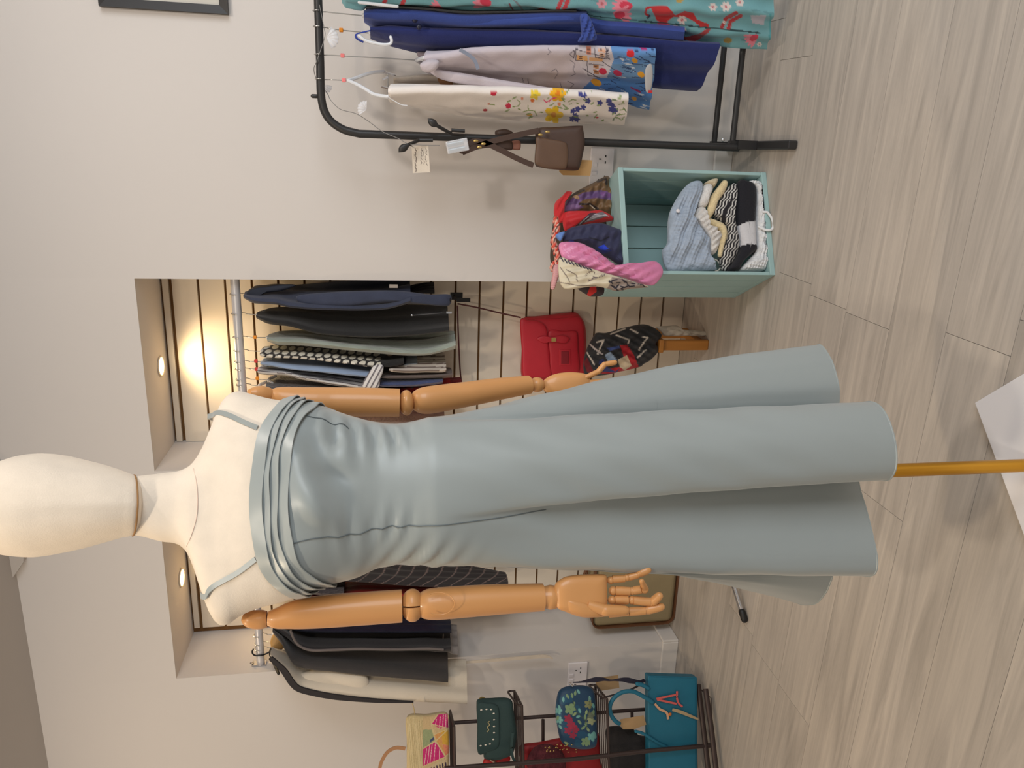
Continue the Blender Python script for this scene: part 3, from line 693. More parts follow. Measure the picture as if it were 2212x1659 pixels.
garment('dress_cloth', [(790, 18, 30), (830, 18, 33), (900, 22, 36), (1000, 30, 42), (1100, 32, 46), (1240, 34, 50)], 2.44, 2.66, 'R', fabric('black_cloth', (30, 29, 31)), bk, t=.012, fold=.003)
MB().tube([onY(776, 8, 2.42), onY(858, 17, 2.42)], .0045, 8, True).build('white_lapel_bar', M_HANG, bk)
bd = thing('royal_blue_dress', 'royal blue dress with dark buttons and a bow at the waist on the black rail', 'dress', onY(1472, 90, 2.55), GR)
M_ROY = fabric('royal_blue_cloth', (52, 74, 150), .8, .08)
garment('bodice', [(786, 31, 40), (800, 29, 48), (830, 28, 56), (870, 28, 64), (920, 30, 74), (1000, 36, 88), (1060, 34, 96), (1120, 32, 99), (1200, 30, 99), (1262, 32, 95)], 2.44, 2.70, 'R', M_ROY, bd, t=.05, fold=.008, nf=3, rowsn=60, seed=4)
garment('skirt', [(1255, 40, 95), (1290, 52, 98), (1350, 57, 103), (1420, 63, 107), (1472, 69, 109)], 2.45, 2.66, 'R', M_ROY, bd, t=.05, fold=.010, nf=4, seed=5)
PN = nrm([-.30, -1, 0])
b4 = crop(1200, 0, 6.143)
patch('bow', b4([(330, 200), (420, 190), (480, 290), (545, 500), (480, 545), (300, 560), (340, 460), (330, 330)]), onY(1265, 60, 2.43), PN, .018, M_ROY, bd, fold=ripple(.004, 20, 12, .002, 80, 7))
patch('front_fold', crop(1000, 0, 6.143)([(0, 240), (600, 225), (1300, 195), (1500, 200), (1560, 260), (1400, 260), (1000, 320), (0, 340)]), onY(1120, 45, 2.455), PN, .012, M_ROY, bd, p=3)
for x, y in ((896, 43), (905, 58)): MB().ellipsoid(onY(x, y, 2.455), (.008, .005, .008)).build('button', M('navy_button', (26, 28, 52), .35, var=0), bd)
nv = thing('navy_dress', 'plain navy dress with rounded hem between the royal blue and castle print dresses', 'dress', onY(1530, 140, 2.56), GR)
M_NAVY = fabric('navy_cloth', (34, 46, 110), .85, .06)
garment('dress_cloth', [(800, 63, 80), (850, 64, 93), (900, 66, 108), (950, 66, 122), (1000, 66, 130), (1100, 66, 148), (1200, 70, 163), (1300, 76, 176), (1400, 84, 187), (1450, 89, 192), (1500, 92, 196), (1528, 93, 198)], 2.47, 2.66, 'R', M_NAVY, nv, t=.04, fold=.006, nf=2, rowsn=60, seed=6, zmix=.1)
MB().ribbon(catmull([onY(x, y, 2.47) for x, y in ((800, 66), (775, 72), (768, 76), (772, 84), (785, 91))], 20), .012, .003, (0, 1, .3)).build('shoulder_strap', M('royal_strap', (44, 66, 160), .7), nv)
MB().tube(catmull([onY(x, y, 2.46) for x, y in ((776, 77), (787, 86), (800, 91), (825, 96), (842, 95), (846, 88), (844, 80))], 24), .0045, 8, True).build('white_loop', M_HANG, nv)

def p_castle(p):
    p.put(p.x > 1380 - .9 * (p.y - 100) + 14 * np.sin(p.y * .5), (92, 140, 200))
    p.put((p.x > 1290 + 60 * (160 - np.clip(p.y, 100, 200)) / 60) & (p.y > 168), (84, 134, 196)); p.put((p.x > 1262) & (p.y > 186), (80, 128, 190))
    p.put((p.x > 1315) & (p.y < 140), (100, 148, 206)); p.put((p.x > 1318 - .25 * (p.y - 140)) & (p.y > 138) & (p.y < 170), (104, 140, 178))
    rg = random.Random(5)
    for _ in range(26): p.poly([(x := rg.uniform(1290, 1420), y := rg.uniform(104, 230)), (x + rg.uniform(10, 26), y + rg.uniform(2, 8)), (x + rg.uniform(4, 20), y + rg.uniform(4, 10))], (206, 214, 226))
    for _ in range(60):
        x, y = rg.uniform(1285, 1420), rg.uniform(104, 232); p.line([(x, y), (x + rg.uniform(8, 22), y + rg.uniform(-3, 9))], 1.5, (40, 56, 96))
    O, Kk = (226, 172, 112), (64, 56, 70)
    p.poly([(1240, 106), (1262, 98), (1318, 98), (1326, 128), (1312, 166), (1268, 168), (1250, 134)], (206, 198, 204))
    for X0, X1, Y0, Y1, c in ((1246, 1269, 119, 129, O), (1273, 1302, 124, 131, (222, 170, 118)), (1292, 1308, 102, 112, (228, 178, 150)), (1294, 1306, 114, 123, (226, 184, 156)), (1267, 1277, 98, 117, (206, 132, 104)), (1282, 1293, 138, 147, (186, 134, 92)), (1282, 1294, 150, 159, (170, 118, 80))):
        p.poly([(X0, Y0), (X1, Y0 + 2), (X1, Y1 + 2), (X0, Y1)], c)
    for q in ([(1244, 107), (1244, 130), (1270, 132)], [(1244, 107), (1316, 126)], [(1268, 133), (1270, 162), (1296, 168)], [(1284, 103), (1286, 124), (1318, 128)], [(1258, 147), (1292, 168)], [(1230, 117), (1240, 109), (1240, 126), (1230, 117)], [(1272, 138), (1304, 142)], [(1300, 132), (1326, 150)], [(1308, 100), (1312, 124)]): p.line(q, 1.5, Kk)
    for k in range(6): p.line([(1308, 104 + 3.6 * k), (1315, 105 + 3.6 * k)], 1.3, Kk)
    for X, Y in ((1254, 122), (1254, 126), (1299, 107), (1300, 118), (1287, 143), (1287, 155), (1272, 108)): p.ell(X, Y, 4, 1.5, (104, 70, 56))
    for q in (((1232, 130), (1242, 138), (1238, 150), (1243, 160), (1232, 165)), ((1200, 148), (1206, 158), (1198, 170)), ((1178, 102), (1190, 112), (1183, 118)), ((1226, 175), (1240, 182), (1232, 190)), ((1128, 168), (1131, 178)), ((1140, 170), (1142, 182)), ((1190, 155), (1198, 150)), ((1210, 178), (1214, 192))): p.line(list(q), 1.4, (110, 106, 120))
    for x, y, a, b, c in ((1362, 116, 9, 8, (214, 40, 46)), (1302, 154, 9, 7, (190, 36, 66)), (1334, 158, 10, 6, (176, 34, 74)), (1371, 131, 7, 5, (226, 160, 40)), (1385, 161, 8, 6, (226, 160, 40)), (1288, 178, 12, 7, (228, 160, 44)), (1370, 213, 6, 4, (228, 160, 44)), (1373, 194, 14, 2, (150, 40, 90)), (1390, 104, 14, 3, (180, 30, 110))):
        p.ell(x, y, a, b, c, 25)
cs = thing('castle_print_dress', 'pale lilac dress printed with castles, red tulips and blue hills on the black rail', 'dress', onY(1420, 160, 2.55), GR)
garment('dress_cloth', [(915, 124, 140), (935, 122, 152), (965, 117, 166), (1000, 110, 176), (1050, 104, 187), (1100, 102, 193), (1200, 100, 198), (1250, 100, 203), (1300, 101, 208), (1350, 103, 217), (1385, 104, 229), (1408, 105, 233)], 2.45, 2.68, 'R', printed('lilac_castle_print'), cs, t=.05, fold=.007, nf=3, N=110, rowsn=340, seed=8, paint=p_castle, base=(200, 190, 198))
M_LIL = fabric('lilac_plain', (196, 186, 192), .8)
MB().ribbon(catmull([onY(x, y, 2.43) for x, y in ((993, 107), (1010, 117), (1025, 130), (1033, 150))], 16), .010, .002, (0, 0, 1)).build('grey_trim', M('grey_trim', (128, 134, 150), .7), cs)
patch('tie', [(902, 112), (930, 113), (960, 122), (950, 128), (925, 131), (905, 124)], onY(930, 120, 2.6), PN, .012, M('mauve_tie', (160, 148, 154), .7), cs)
patch('knot', [(908, 138), (928, 128), (948, 132), (944, 148), (928, 156), (912, 152)], onY(930, 140, 2.45), PN, .018, M_LIL, cs)
patch('sleeve_fold', [(930, 150), (1000, 158), (1080, 172), (1180, 188), (1225, 197), (1150, 196), (1060, 190), (990, 180), (945, 168)], onY(1060, 176, 2.50), PN, .016, M_LIL, cs)
patch('hem_opening', [(1393, 158), (1398, 142), (1407, 139), (1410, 160), (1408, 185), (1403, 199), (1395, 196)], onY(1400, 165, 2.44), PN, .004, M('white_lining', (176, 174, 174), .8), cs)
MB().box(onY(1405, 198, 2.43), (.008, .003, .012)).build('red_side_label', M('red_label', (190, 40, 44), .7), cs)

def p_floral(p):
    G = (140, 158, 96); Bl = (66, 70, 140)
    for x, y, a, b, c in ((1066, 201, 7, 6, (200, 36, 66)), (1098, 229, 6, 6, (206, 50, 80)), (1048, 238, 5, 3, (180, 50, 60)), (1056, 225, 3, 2, (220, 120, 110)), (1150, 217, 4, 4, (226, 120, 50)), (1128, 213, 3, 3, (226, 150, 120)), (1208, 225, 4, 4, (230, 150, 110)), (1290, 254, 3, 2, (200, 60, 60))): p.ell(x, y, a, b, c)
    p.flower(1196, 248, 20, (242, 200, 30), 5, (226, 150, 20)); p.flower(1156, 204, 12, (238, 208, 60), 5); p.flower(1205, 202, 18, (240, 180, 30), 6, (226, 130, 20)); p.ell(1144, 248, 6, 3, (230, 170, 40))
    for q in (((1190, 215), (1180, 221), (1175, 216)), ((1198, 211), (1190, 214), (1186, 220)), ((1196, 213), (1202, 210))): p.line(list(q), 2, (230, 70, 120))
    for x, y in ((1238, 240), (1243, 250), (1246, 258), (1236, 257), (1248, 236), (1318, 224), (1324, 230), (1320, 236), (1328, 240), (1270, 218), (1296, 222), (1260, 232), (1255, 204), (1262, 206), (1315, 218)): p.flower(x, y, 6.5, Bl, 5)
    rg = random.Random(2)
    for _ in range(46):
        x = rg.uniform(1090, 1350); y = rg.uniform(197, 260); p.ell(x, y, rg.uniform(3, 7), rg.uniform(1, 2), rg.choice((G, (150, 168, 120), (120, 140, 110))), rg.uniform(-60, 60))
    for q in (((1108, 231), (1120, 229), (1124, 222), (1118, 216)), ((1130, 242), (1142, 238), (1155, 240), (1160, 250)), ((1142, 238), (1140, 228)), ((1056, 225), (1068, 226)), ((1228, 220), (1236, 215), (1244, 216)), ((1335, 214), (1348, 212)), ((1336, 226), (1348, 224)), ((1337, 238), (1350, 236)), ((1338, 248), (1350, 246))): p.line(list(q), 2, G)
fs = thing('floral_skirt', 'white skirt with yellow and blue wildflower print clipped on a hanger at the rail end', 'skirt', onY(1352, 235, 2.55), GR)
garment('skirt_cloth', [(838, 197, 208), (860, 195, 212), (900, 193, 222), (950, 192, 234), (1000, 192, 242), (1050, 193, 248), (1100, 194, 252), (1200, 197, 258), (1300, 203, 261), (1352, 208, 263)], 2.46, 2.66, 'R', printed('white_wildflower_print'), fs, t=.05, fold=.006, nf=2, N=80, rowsn=300, seed=9, paint=p_floral, base=(236, 228, 222))
garment('lining', [(850, 168, 188), (880, 166, 190), (930, 164, 192), (1000, 174, 194), (1060, 186, 196)], 2.60, 2.70, 'R', fabric('beige_lining', (186, 174, 160)), fs, t=.02, fold=.004)
MB().prism([onY(x, y, 2.52) for x, y in ((947, 163), (955, 159), (978, 178), (978, 184), (952, 184), (945, 172))], (0, .002, 0)).build('price_tag', M('brown_card', (112, 76, 46), .8), fs, smooth=False)
MB().tube(catmull([onY(x, y, 2.48) for x, y in ((838, 209), (850, 217), (866, 226), (880, 228))], 10), .0016, 6).build('label_thread', M_HANG, fs)
# hangers of the rail
hanger('wire hook hanger holding the royal blue dress', 690, 24, 786, 34, YR, 0, half=.10, group='hangers on the black rail')
hanger('white hanger with orange size cube holding the navy dress', 691, 58, 800, 72, YR, 0, (737, 65, 'orange', ORG), half=.08, group='hangers on the black rail')
hanger('white hanger with pink size cube holding the castle print dress', 693, 118, 900, 130, YR, 0, (740, 120, 'pink', PNK), half=.08, drop=.02, group='hangers on the black rail')
t = hanger('white clip hanger with pink size cube holding the wildflower skirt', 694, 171, 752, 174, YR, 0, (743, 173, 'pink', PNK), body=False, group='hangers on the black rail')
for pp, Yy in ((((752, 174), (768, 169), (790, 161), (810, 156), (829, 155)), 2.66), (((752, 174), (772, 183), (790, 193), (806, 203), (822, 207), (838, 209)), 2.49)):
    n_ = len(pp); MB().tube(catmull([onY(x, y, YR + (Yy - YR) * i / (n_ - 1)) for i, (x, y) in enumerate(pp)], 24), .0055, 8, True).build('arm', M_HANG, t)
for (x, y), (x2, y2), Yy in (((824, 154), (856, 163), 2.66), ((824, 187), (860, 197), 2.50), ((826, 172), (838, 166), 2.58)):
    MB().ribbon([onY(x, y, Yy), onY(x2, y2, Yy)], .012, .004, (.3, 1, 0)).build('clip', M_STEEL, t, smooth=False)
MB().tube([onY(838, 160, 2.64), onY(838, 203, 2.51)], .0015, 6).build('clip_bar', M_WIRE, t)
hanger('dark wire hanger holding the turquoise flamingo dress', 688, -14, 742, -8, YR, 0, half=.12, hookmat=M_IRON, group='hangers on the black rail')

# ---- battery string of clear shells along the rail
M_CLEAR = M('clear_plastic', (242, 242, 246), .15, var=0, alpha=.5)
M_CORD = M('thin_grey_wire', (130, 128, 126), .5, var=0)
st = thing('shell_light_string', 'clear shell light string wound along the black rail with a battery pack', 'string lights', onY(1000, 315, 2.5))
q = [(690, 10, 2.553), (700, 60, 2.555), (702, 78, 2.55), (692, 110, 2.555), (683, 135, 2.557), (678, 150, 2.572), (684, 172, 2.598), (698, 190, 2.603), (709, 205, 2.593), (714, 216, 2.566), (735, 236, 2.55), (770, 246, 2.55), (800, 265, 2.55), (826, 284, 2.55), (862, 300, 2.53), (880, 310, 2.52), (905, 313, 2.5), (950, 314, 2.5)]
MB().tube(catmull([onY(*a) for a in q], 90), .0011, 5).build('wire', M_CORD, st)
def shell(x, y, Y, r, ang):
    c = onY(x, y, Y); ex = np.array([math.cos(ang), 0, math.sin(ang)]); ez = np.array([-math.sin(ang), 0, math.cos(ang)]); secs = []
    for i, u in enumerate(np.linspace(0.06, 1, 9)):
        a = np.linspace(-1.15, 1.15, 41); rr = r * u * (1.0 + .05 * np.cos(a * 16) * u); h = .30 * r * math.sin(math.pi * u * .85) * (1 + .10 * np.cos(a * 16))
        f_ = c + np.outer(rr * np.sin(a) * .95, ex) + np.outer(rr * np.cos(a) - .5 * r, ez) + np.outer(-h, [0, 1, 0]); b_ = (c + np.outer(rr * np.sin(a) * .95, ex) + np.outer(rr * np.cos(a) - .5 * r, ez) + np.outer(h * .2 + .001, [0, 1, 0]))[::-1]
        secs.append(np.vstack([f_, b_]))
    MB().loft(secs).build('shell', M_CLEAR, st)
shell(718, 82, 2.53, .034, math.pi); shell(783, 232, 2.53, .027, -.5); shell(703, 192, 2.62, .026, math.pi * .6)
c = onY(985, 316, 2.49); bex, bez = nrm([.22, 0, -.97]), nrm([.97, 0, .22])
bevel(MB().box(c + bex * .004, (.068, .022, .038), bex, (0, 1, 0), bez).build('battery_case', M_CLEAR, st, smooth=False), .003)
for s in (-1, 1): MB().tube([c + bez * .009 * s - bex * .026, c + bez * .009 * s + bex * .026], .0072, 12).build('battery', M('battery_silver', (150, 168, 176), .3, metal=.6), st)

# ---- paper tag with handwriting
def p_note(p):
    rg = random.Random(4)
    for k, xx in enumerate((898, 910, 915, 921)):
        y = 320
        while y < (352 if k else 366):
            L_ = rg.uniform(2, 7); p.line([(xx + rg.uniform(-2, 2), y), (xx + rg.uniform(-2, 2), y + L_)], 1.2 if k else 2, (120, 108, 100)); y += L_ + rg.uniform(.5, 2)
cor = [(889, 316), (925, 313), (929, 372), (892, 374)]; G = []
for i in range(40):
    u = i / 39; a_ = np.array(cor[0]) + (np.array(cor[1]) - cor[0]) * u; b_ = np.array(cor[3]) + (np.array(cor[2]) - cor[3]) * u
    G.append([onY(*(a_ + (b_ - a_) * v), 2.56) for v in np.linspace(0, 1, 60)])
mb = MB().loft(G, closed=False); G2 = [np.array(g) + [0, .0008, 0] for g in G]; mb.loft(G2, closed=False)
px, py = pix(mb.verts()); pt = Paint(px, py, (224, 212, 196)); p_note(pt)
nt = thing('paper_tag', 'small cream paper tag with faint handwriting tied to the leaf hook', 'tag', onY(910, 345, 2.56))
mb.build('card', printed('handwritten_paper', .8), nt, cols=pt.c, smooth=False)
MB().tube([onY(882, 312, 2.53), onY(893, 318, 2.56)], .0009, 5).build('thread', M_CORD, nt)

# ---- brown satchel hung on the upright
b5 = crop(850, 230, 4.915)
sat = thing('brown_satchel', 'dark brown leather satchel hanging by its strap from the rail upright', 'bag', onY(1262, 320, 2.52))
M_LEA = M('dark_brown_leather', (74, 56, 48), .5, var=.08, vscale=20, bump=.1, bscale=150); M_LEA2 = M('brown_leather_flap', (96, 72, 56), .5, var=.07, vscale=20, bump=.1, bscale=150)
M_BR = M('brass_fitting', (196, 168, 104), .3, metal=.8, var=0)
SN = nrm([.10, -1, 0]); sp = onY(1210, 320, 2.545)
patch('body', b5([(1520, 240), (1700, 222), (1980, 205), (2005, 235), (2025, 380), (2000, 540), (1975, 640), (1945, 680), (1780, 675), (1560, 650), (1500, 605), (1510, 400)]), sp, SN, .034, M_LEA, sat, back=.008, p=9, npts=90)
patch('flap', b5([(1520, 325), (1650, 345), (1800, 372), (1845, 410), (1855, 520), (1840, 640), (1800, 668), (1620, 660), (1520, 620), (1500, 580), (1512, 430)]), sp + SN * .032, SN, .008, M_LEA2, sat, p=10)
for L in ([(1540, 255), (1400, 285), (1200, 330), (950, 400), (800, 460), (730, 490)], [(1485, 625), (1330, 560), (1150, 470), (980, 390), (860, 370), (800, 400)]):
    MB().ribbon(catmull([onY(x, y, 2.515) for x, y in b5(L)], 40), .017, .004, (.6, 0, .9)).build('strap', M_LEA, sat)
patch('strap_knot', b5([(1080, 262), (1130, 245), (1190, 240), (1260, 270), (1270, 300), (1180, 320), (1090, 315)]), onY(1085, 285, 2.614), SN, .02, M_LEA, sat)
patch('strap_bundle', b5([(690, 470), (760, 430), (830, 360), (1000, 350), (1150, 380), (1250, 360), (1260, 460), (1120, 450), (1000, 440), (880, 460), (800, 490), (730, 505)]), onY(1040, 312, 2.54), SN, .018, M_LEA, sat)
patch('coin_pocket', b5([(1240, 372), (1340, 366), (1343, 455), (1270, 458), (1180, 440)]), onY(1110, 315, 2.545), SN, .008, M('russet_leather', (140, 92, 76), .5), sat, p=6)
for x, y in b5([(875, 365), (912, 432), (955, 396), (1560, 300), (1635, 270)]): MB().ellipsoid(onY(x, y, 2.50), (.004, .003, .008)).build('buckle', M_BR, sat)
tg = MB().prism([onY(x, y, 2.57) for x, y in b5([(1980, 566), (2112, 572), (2090, 736), (1800, 730), (1760, 690), (1760, 640)])], (0, .0015, 0)).build('kraft_tag', M('kraft_card', (188, 150, 100), .85), smooth=False)
tag(tg, 'plain kraft card tag behind the brown satchel', 'tag')

# ================================================================== TURQUOISE CRATE
CA = np.array([-.349, 2.381, 0]); CX = nrm([.331, .153, 0]); CY = np.array([-CX[1], CX[0], 0]); CN = -CY; CWD, CDP, CHT = .362, .30, .526
M_TURQ = M('turquoise_paint', (158, 188, 186), .55, var=.05, vscale=9, bump=.06, bscale=60)
cr = thing('wooden_crate', 'turquoise painted wooden crate standing on end with knitwear inside', 'crate', CA + CX * CWD / 2 + CY * CDP / 2)
def cbox(name, u0, u1, v0, v1, z0, z1):
    c = CA + CX * (u0 + u1) / 2 + CY * (v0 + v1) / 2 + np.array([0, 0, (z0 + z1) / 2])
    return bevel(MB().box(c, (u1 - u0, v1 - v0, z1 - z0), CX, CY).build(name, M_TURQ, cr, smooth=False), .002)
th_ = .012
cbox('end_panel', 0, CWD, 0, CDP, 0, .018); cbox('end_panel', 0, CWD, 0, CDP, CHT - .018, CHT)
nb_ = 4; bwid = CDP / nb_
for k in range(nb_):
    cbox('board', 0, th_, k * bwid + .0015, (k + 1) * bwid - .0015, .018, CHT - .018)
    cbox('board', CWD - th_, CWD, k * bwid + .0015, (k + 1) * bwid - .0015, .018, CHT - .018)
    w4 = (CWD - 2 * th_) / 4
    cbox('board', th_ + k * w4 + .0015, th_ + (k + 1) * w4 - .0015, CDP - th_, CDP, .018, CHT - .018)
def cpl(depth): return CA + CY * depth           # plane parallel to the crate's open front
def in_crate(V):                                   # soft things press against the boards, never through them
    V = np.array(V, float); d = V - CA; u, v, z = d @ CX, d @ CY, V[:, 2].copy(); e = .0008
    u2 = np.where(v > 0, np.clip(u, th_ + e, CWD - th_ - e), u); v2 = np.minimum(v, CDP - th_ - e); z2 = np.clip(z, .018 + e, CHT - .018 - e)
    return CA + np.outer(u2, CX) + np.outer(v2, CY) + np.outer(z2, [0, 0, 1])
def on_crate(V):                                   # scarves lie on the crate's top panel, or hang in front of it
    V = np.array(V, float); d = V - CA; u, v = d @ CX, d @ CY; z2 = np.where((v > 0) & (v < CDP) & (u > 0) & (u < CWD), np.maximum(V[:, 2], CHT + .0004), V[:, 2])
    V[:, 2] = z2; return V
# ---- scarves heaped on top
s4 = crop(1180, 360, 5.925); GS = 'scarves heaped on the crate'
def scarf(name, label, out, depth, bulge, mat, fold=None, paint=None, base=None, **k):
    return tag(patch(name, s4(out), cpl(depth), CN, bulge, mat, fold=fold, paint=paint, base=base, rings=k.pop('rings', 18 if paint is None else 46), npts=k.pop('npts', 100 if paint is None else 260), back=k.pop('back', .012), clamp=on_crate, **k), label, 'scarf', GS)
def sx(cx): return 1180 + cx / 5.925
def sy(cy): return 360 + cy / 5.925
SP = lambda L: s4(L)
def p_brown(p):
    p.poly(SP([(250, 440), (480, 330), (700, 300), (860, 350), (860, 430), (640, 400), (480, 420), (300, 560), (230, 560)]), (100, 72, 118))
    p.poly(SP([(240, 500), (400, 470), (480, 520), (380, 570), (240, 570)]), (128, 96, 140)); p.poly(SP([(680, 330), (780, 310), (850, 390), (740, 400)]), (118, 76, 132))
    for a, b, r in ((380, 385, 8), (850, 520, 8), (870, 600, 7), (890, 380, 6)): p.ell(sx(a), sy(b), r, r * .5, (178, 142, 108), 30)
    for q in ([(430, 480), (560, 480), (660, 540)], [(300, 380), (450, 310), (480, 300)], [(660, 190), (760, 150), (770, 220)], [(850, 300), (870, 420), (900, 560)]): p.line(SP(q), 5, (48, 34, 28))
    p.line(SP([(560, 490), (620, 540)]), 2, (214, 200, 180))
scarf('silk_scarf', 'brown and purple patterned silk scarf folded on the crate', [(770, 125), (830, 200), (850, 300), (935, 400), (905, 560), (870, 645), (700, 605), (520, 575), (230, 578), (240, 470), (300, 380), (420, 300), (600, 210)], .12, .035, printed('brown_silk', .45), ripple(.006, 60, 26, .003, 10, 15), p_brown, (110, 82, 52))
def p_redband(p):
    p.poly(SP([(420, 720), (560, 590), (640, 590), (460, 740), (340, 790)]), (70, 44, 54)); p.poly(SP([(480, 720), (620, 600), (720, 580), (800, 630), (640, 680)]), (120, 110, 116))
    for k in range(5): p.line(SP([(500 + 30 * k, 700 - 22 * k), (760 + 10 * k, 610 + 6 * k)]), 1.2, (190, 180, 186))
    for k in range(6): p.line(SP([(430 + 20 * k, 735 - 17 * k), (440 + 20 * k, 715 - 17 * k)]), 1.6, (190, 190, 196))
scarf('silk_scarf', 'bright red scarf with a striped grey border between the brown and navy scarves', [(215, 610), (330, 580), (540, 578), (700, 568), (845, 650), (840, 690), (700, 712), (470, 740), (330, 800), (230, 810)], .08, .03, printed('red_scarf', .6), ripple(.004, 80, 22), p_redband, (196, 34, 40))
def p_navy(p):
    p.poly(SP([(660, 1030), (740, 995), (800, 1050), (710, 1085)]), (30, 60, 190)); p.poly(SP([(620, 1060), (840, 1070), (730, 1120)]), (26, 40, 110)); p.line(SP([(560, 910), (700, 950), (800, 900)]), 3, (26, 28, 44)); p.ell(sx(320), sy(955), 6, 3, (40, 60, 170))
scarf('cotton_scarf', 'plain navy scarf with one bright blue square', [(230, 870), (300, 790), (520, 742), (700, 730), (880, 790), (990, 840), (992, 900), (970, 980), (985, 1150), (1022, 1260), (1000, 1302), (960, 1270), (900, 1240), (700, 1110), (550, 1030), (330, 970), (210, 955)], .03, .034, printed('navy_scarf', .7), ripple(.005, 70, 34, .002, 20, 17), p_navy, (46, 48, 78))
scarf('silk_scarf', 'glossy pink silk scarf trailing over the front of the crate', [(165, 985), (330, 962), (450, 985), (650, 1090), (830, 1230), (960, 1350), (1060, 1412), (1200, 1390), (1300, 1290), (1390, 1215), (1470, 1270), (1492, 1370), (1400, 1500), (1300, 1520), (1150, 1480), (950, 1410), (700, 1362), (500, 1292), (300, 1222), (200, 1160)], -.012, .022, M('pink_satin', (220, 132, 172), .32, var=.08, vscale=10, sheen=.2), ripple(.006, 62, 17, .003, 100, 30), centre=s4([(760, 1300)])[0], back=.006)
def p_cream(p):
    for q in ([(180, 1290), (260, 1400), (300, 1480)], [(260, 1320), (380, 1380), (400, 1470)], [(500, 1400), (560, 1340), (620, 1350), (600, 1430), (540, 1470)], [(170, 1480), (400, 1520), (640, 1520)]): p.line(SP(q), 1.8, (120, 104, 96))
    for k in range(11): p.line(SP([(540 + 20 * k, 1470 - 7 * k), (548 + 20 * k, 1440 - 7 * k)]), 1.8, (120, 110, 110))
    rg = random.Random(8)
    p.poly(SP([(820, 1480), (840, 1410), (1000, 1440), (1320, 1545), (1080, 1560), (900, 1600), (780, 1560)]), (150, 134, 124))
    for _ in range(22):
        x, y = rg.uniform(800, 1250), rg.uniform(1420, 1580); p.line(SP([(x, y), (x + rg.uniform(20, 70), y + rg.uniform(-30, 40))]), 3, (44, 38, 46))
    for k in range(9): p.line(SP([(190 + 45 * k, 1170 + 16 * k), (222 + 45 * k, 1215 + 14 * k)]), 3.2, (60, 58, 74)); 
scarf('silk_scarf', 'cream scarf with chain print hanging in front of the pink scarf on the crate', [(170, 1170), (300, 1215), (500, 1285), (750, 1365), (950, 1425), (1150, 1490), (1310, 1540), (1100, 1562), (900, 1592), (800, 1562), (600, 1532), (300, 1570), (200, 1532), (160, 1400)], -.028, .020, printed('cream_chain_print', .55), ripple(.004, 80, 18, .002, 30, 30), p_cream, (214, 202, 176))
def p_braid(p):
    q = np.sin(p.x * .55 + p.y * .35); p.put(q > .15, (208, 60, 40)); p.put(q < -.55, (44, 34, 36)); p.put(np.sin(p.x * .8 - p.y * .5) > .7, (236, 190, 170))
br = MB(); P = catmull([onP(x, y, cpl(.02), CN) for x, y in s4([(120, 690), (140, 780), (110, 870), (90, 960), (115, 1050), (140, 1140), (140, 1230), (80, 1290)])], 90)
for ph in (0, 2.1, 4.2):
    off = np.array([CX * .008 * math.cos(i * .55 + ph) + CN * .008 * math.sin(i * .55 + ph) for i in range(90)]); br.tube(P + off, .0085, 10, True)
px, py = pix(br.verts()); pt = Paint(px, py, (226, 140, 120)); p_braid(pt)
tag(br.build('braided_scarf', printed('red_braid', .7), cols=pt.c), 'red, white and black plaited scarf along the top of the scarf heap', 'scarf', GS)
scarf('knotted_scarf', 'red knotted scarf loop at the top of the heap beside the brown scarf', [(100, 620), (110, 470), (200, 380), (260, 320), (330, 330), (300, 380), (240, 440), (228, 600), (215, 705), (150, 712)], .09, .022, fabric('red_loop', (198, 40, 44)), ripple(.004, 30, 14))
scarf('striped_scarf', 'pink and white striped scarf end sticking out below the braid', [(100, 1265), (170, 1262), (165, 1380), (135, 1480), (100, 1572), (55, 1550), (75, 1400)], -.004, .012, M('pink_stripe', (218, 160, 160), .7, wave=.5, bump=.4, bscale=60), back=.006)
scarf('wool_scarf', 'black scarf end with a red stripe poking out beside the slatted niche', [(390, 1540), (560, 1495), (700, 1500), (742, 1555), (722, 1640), (600, 1665), (520, 1640)], .02, .014, printed('black_red_end', .8), None, lambda p: p.poly(SP([(560, 1540), (640, 1530), (645, 1600), (560, 1660), (520, 1640)]), (196, 44, 40)), (62, 52, 54))
scarf('silk_scarf', 'small fold of sky blue scarf tucked beside the navy scarf', [(120, 880), (180, 842), (240, 838), (216, 900), (185, 952), (150, 930)], .0, .012, fabric('sky_blue_silk', (96, 134, 200), .5))
scarf('wool_scarf', 'dark olive scarf underneath the heap on the crate', [(80, 760), (110, 620), (230, 560), (700, 560), (900, 640), (905, 800), (985, 950), (960, 1200), (600, 1260), (300, 1240), (70, 1240), (60, 960)], .185, .03, fabric('olive_wool', (70, 58, 44)), back=.05)

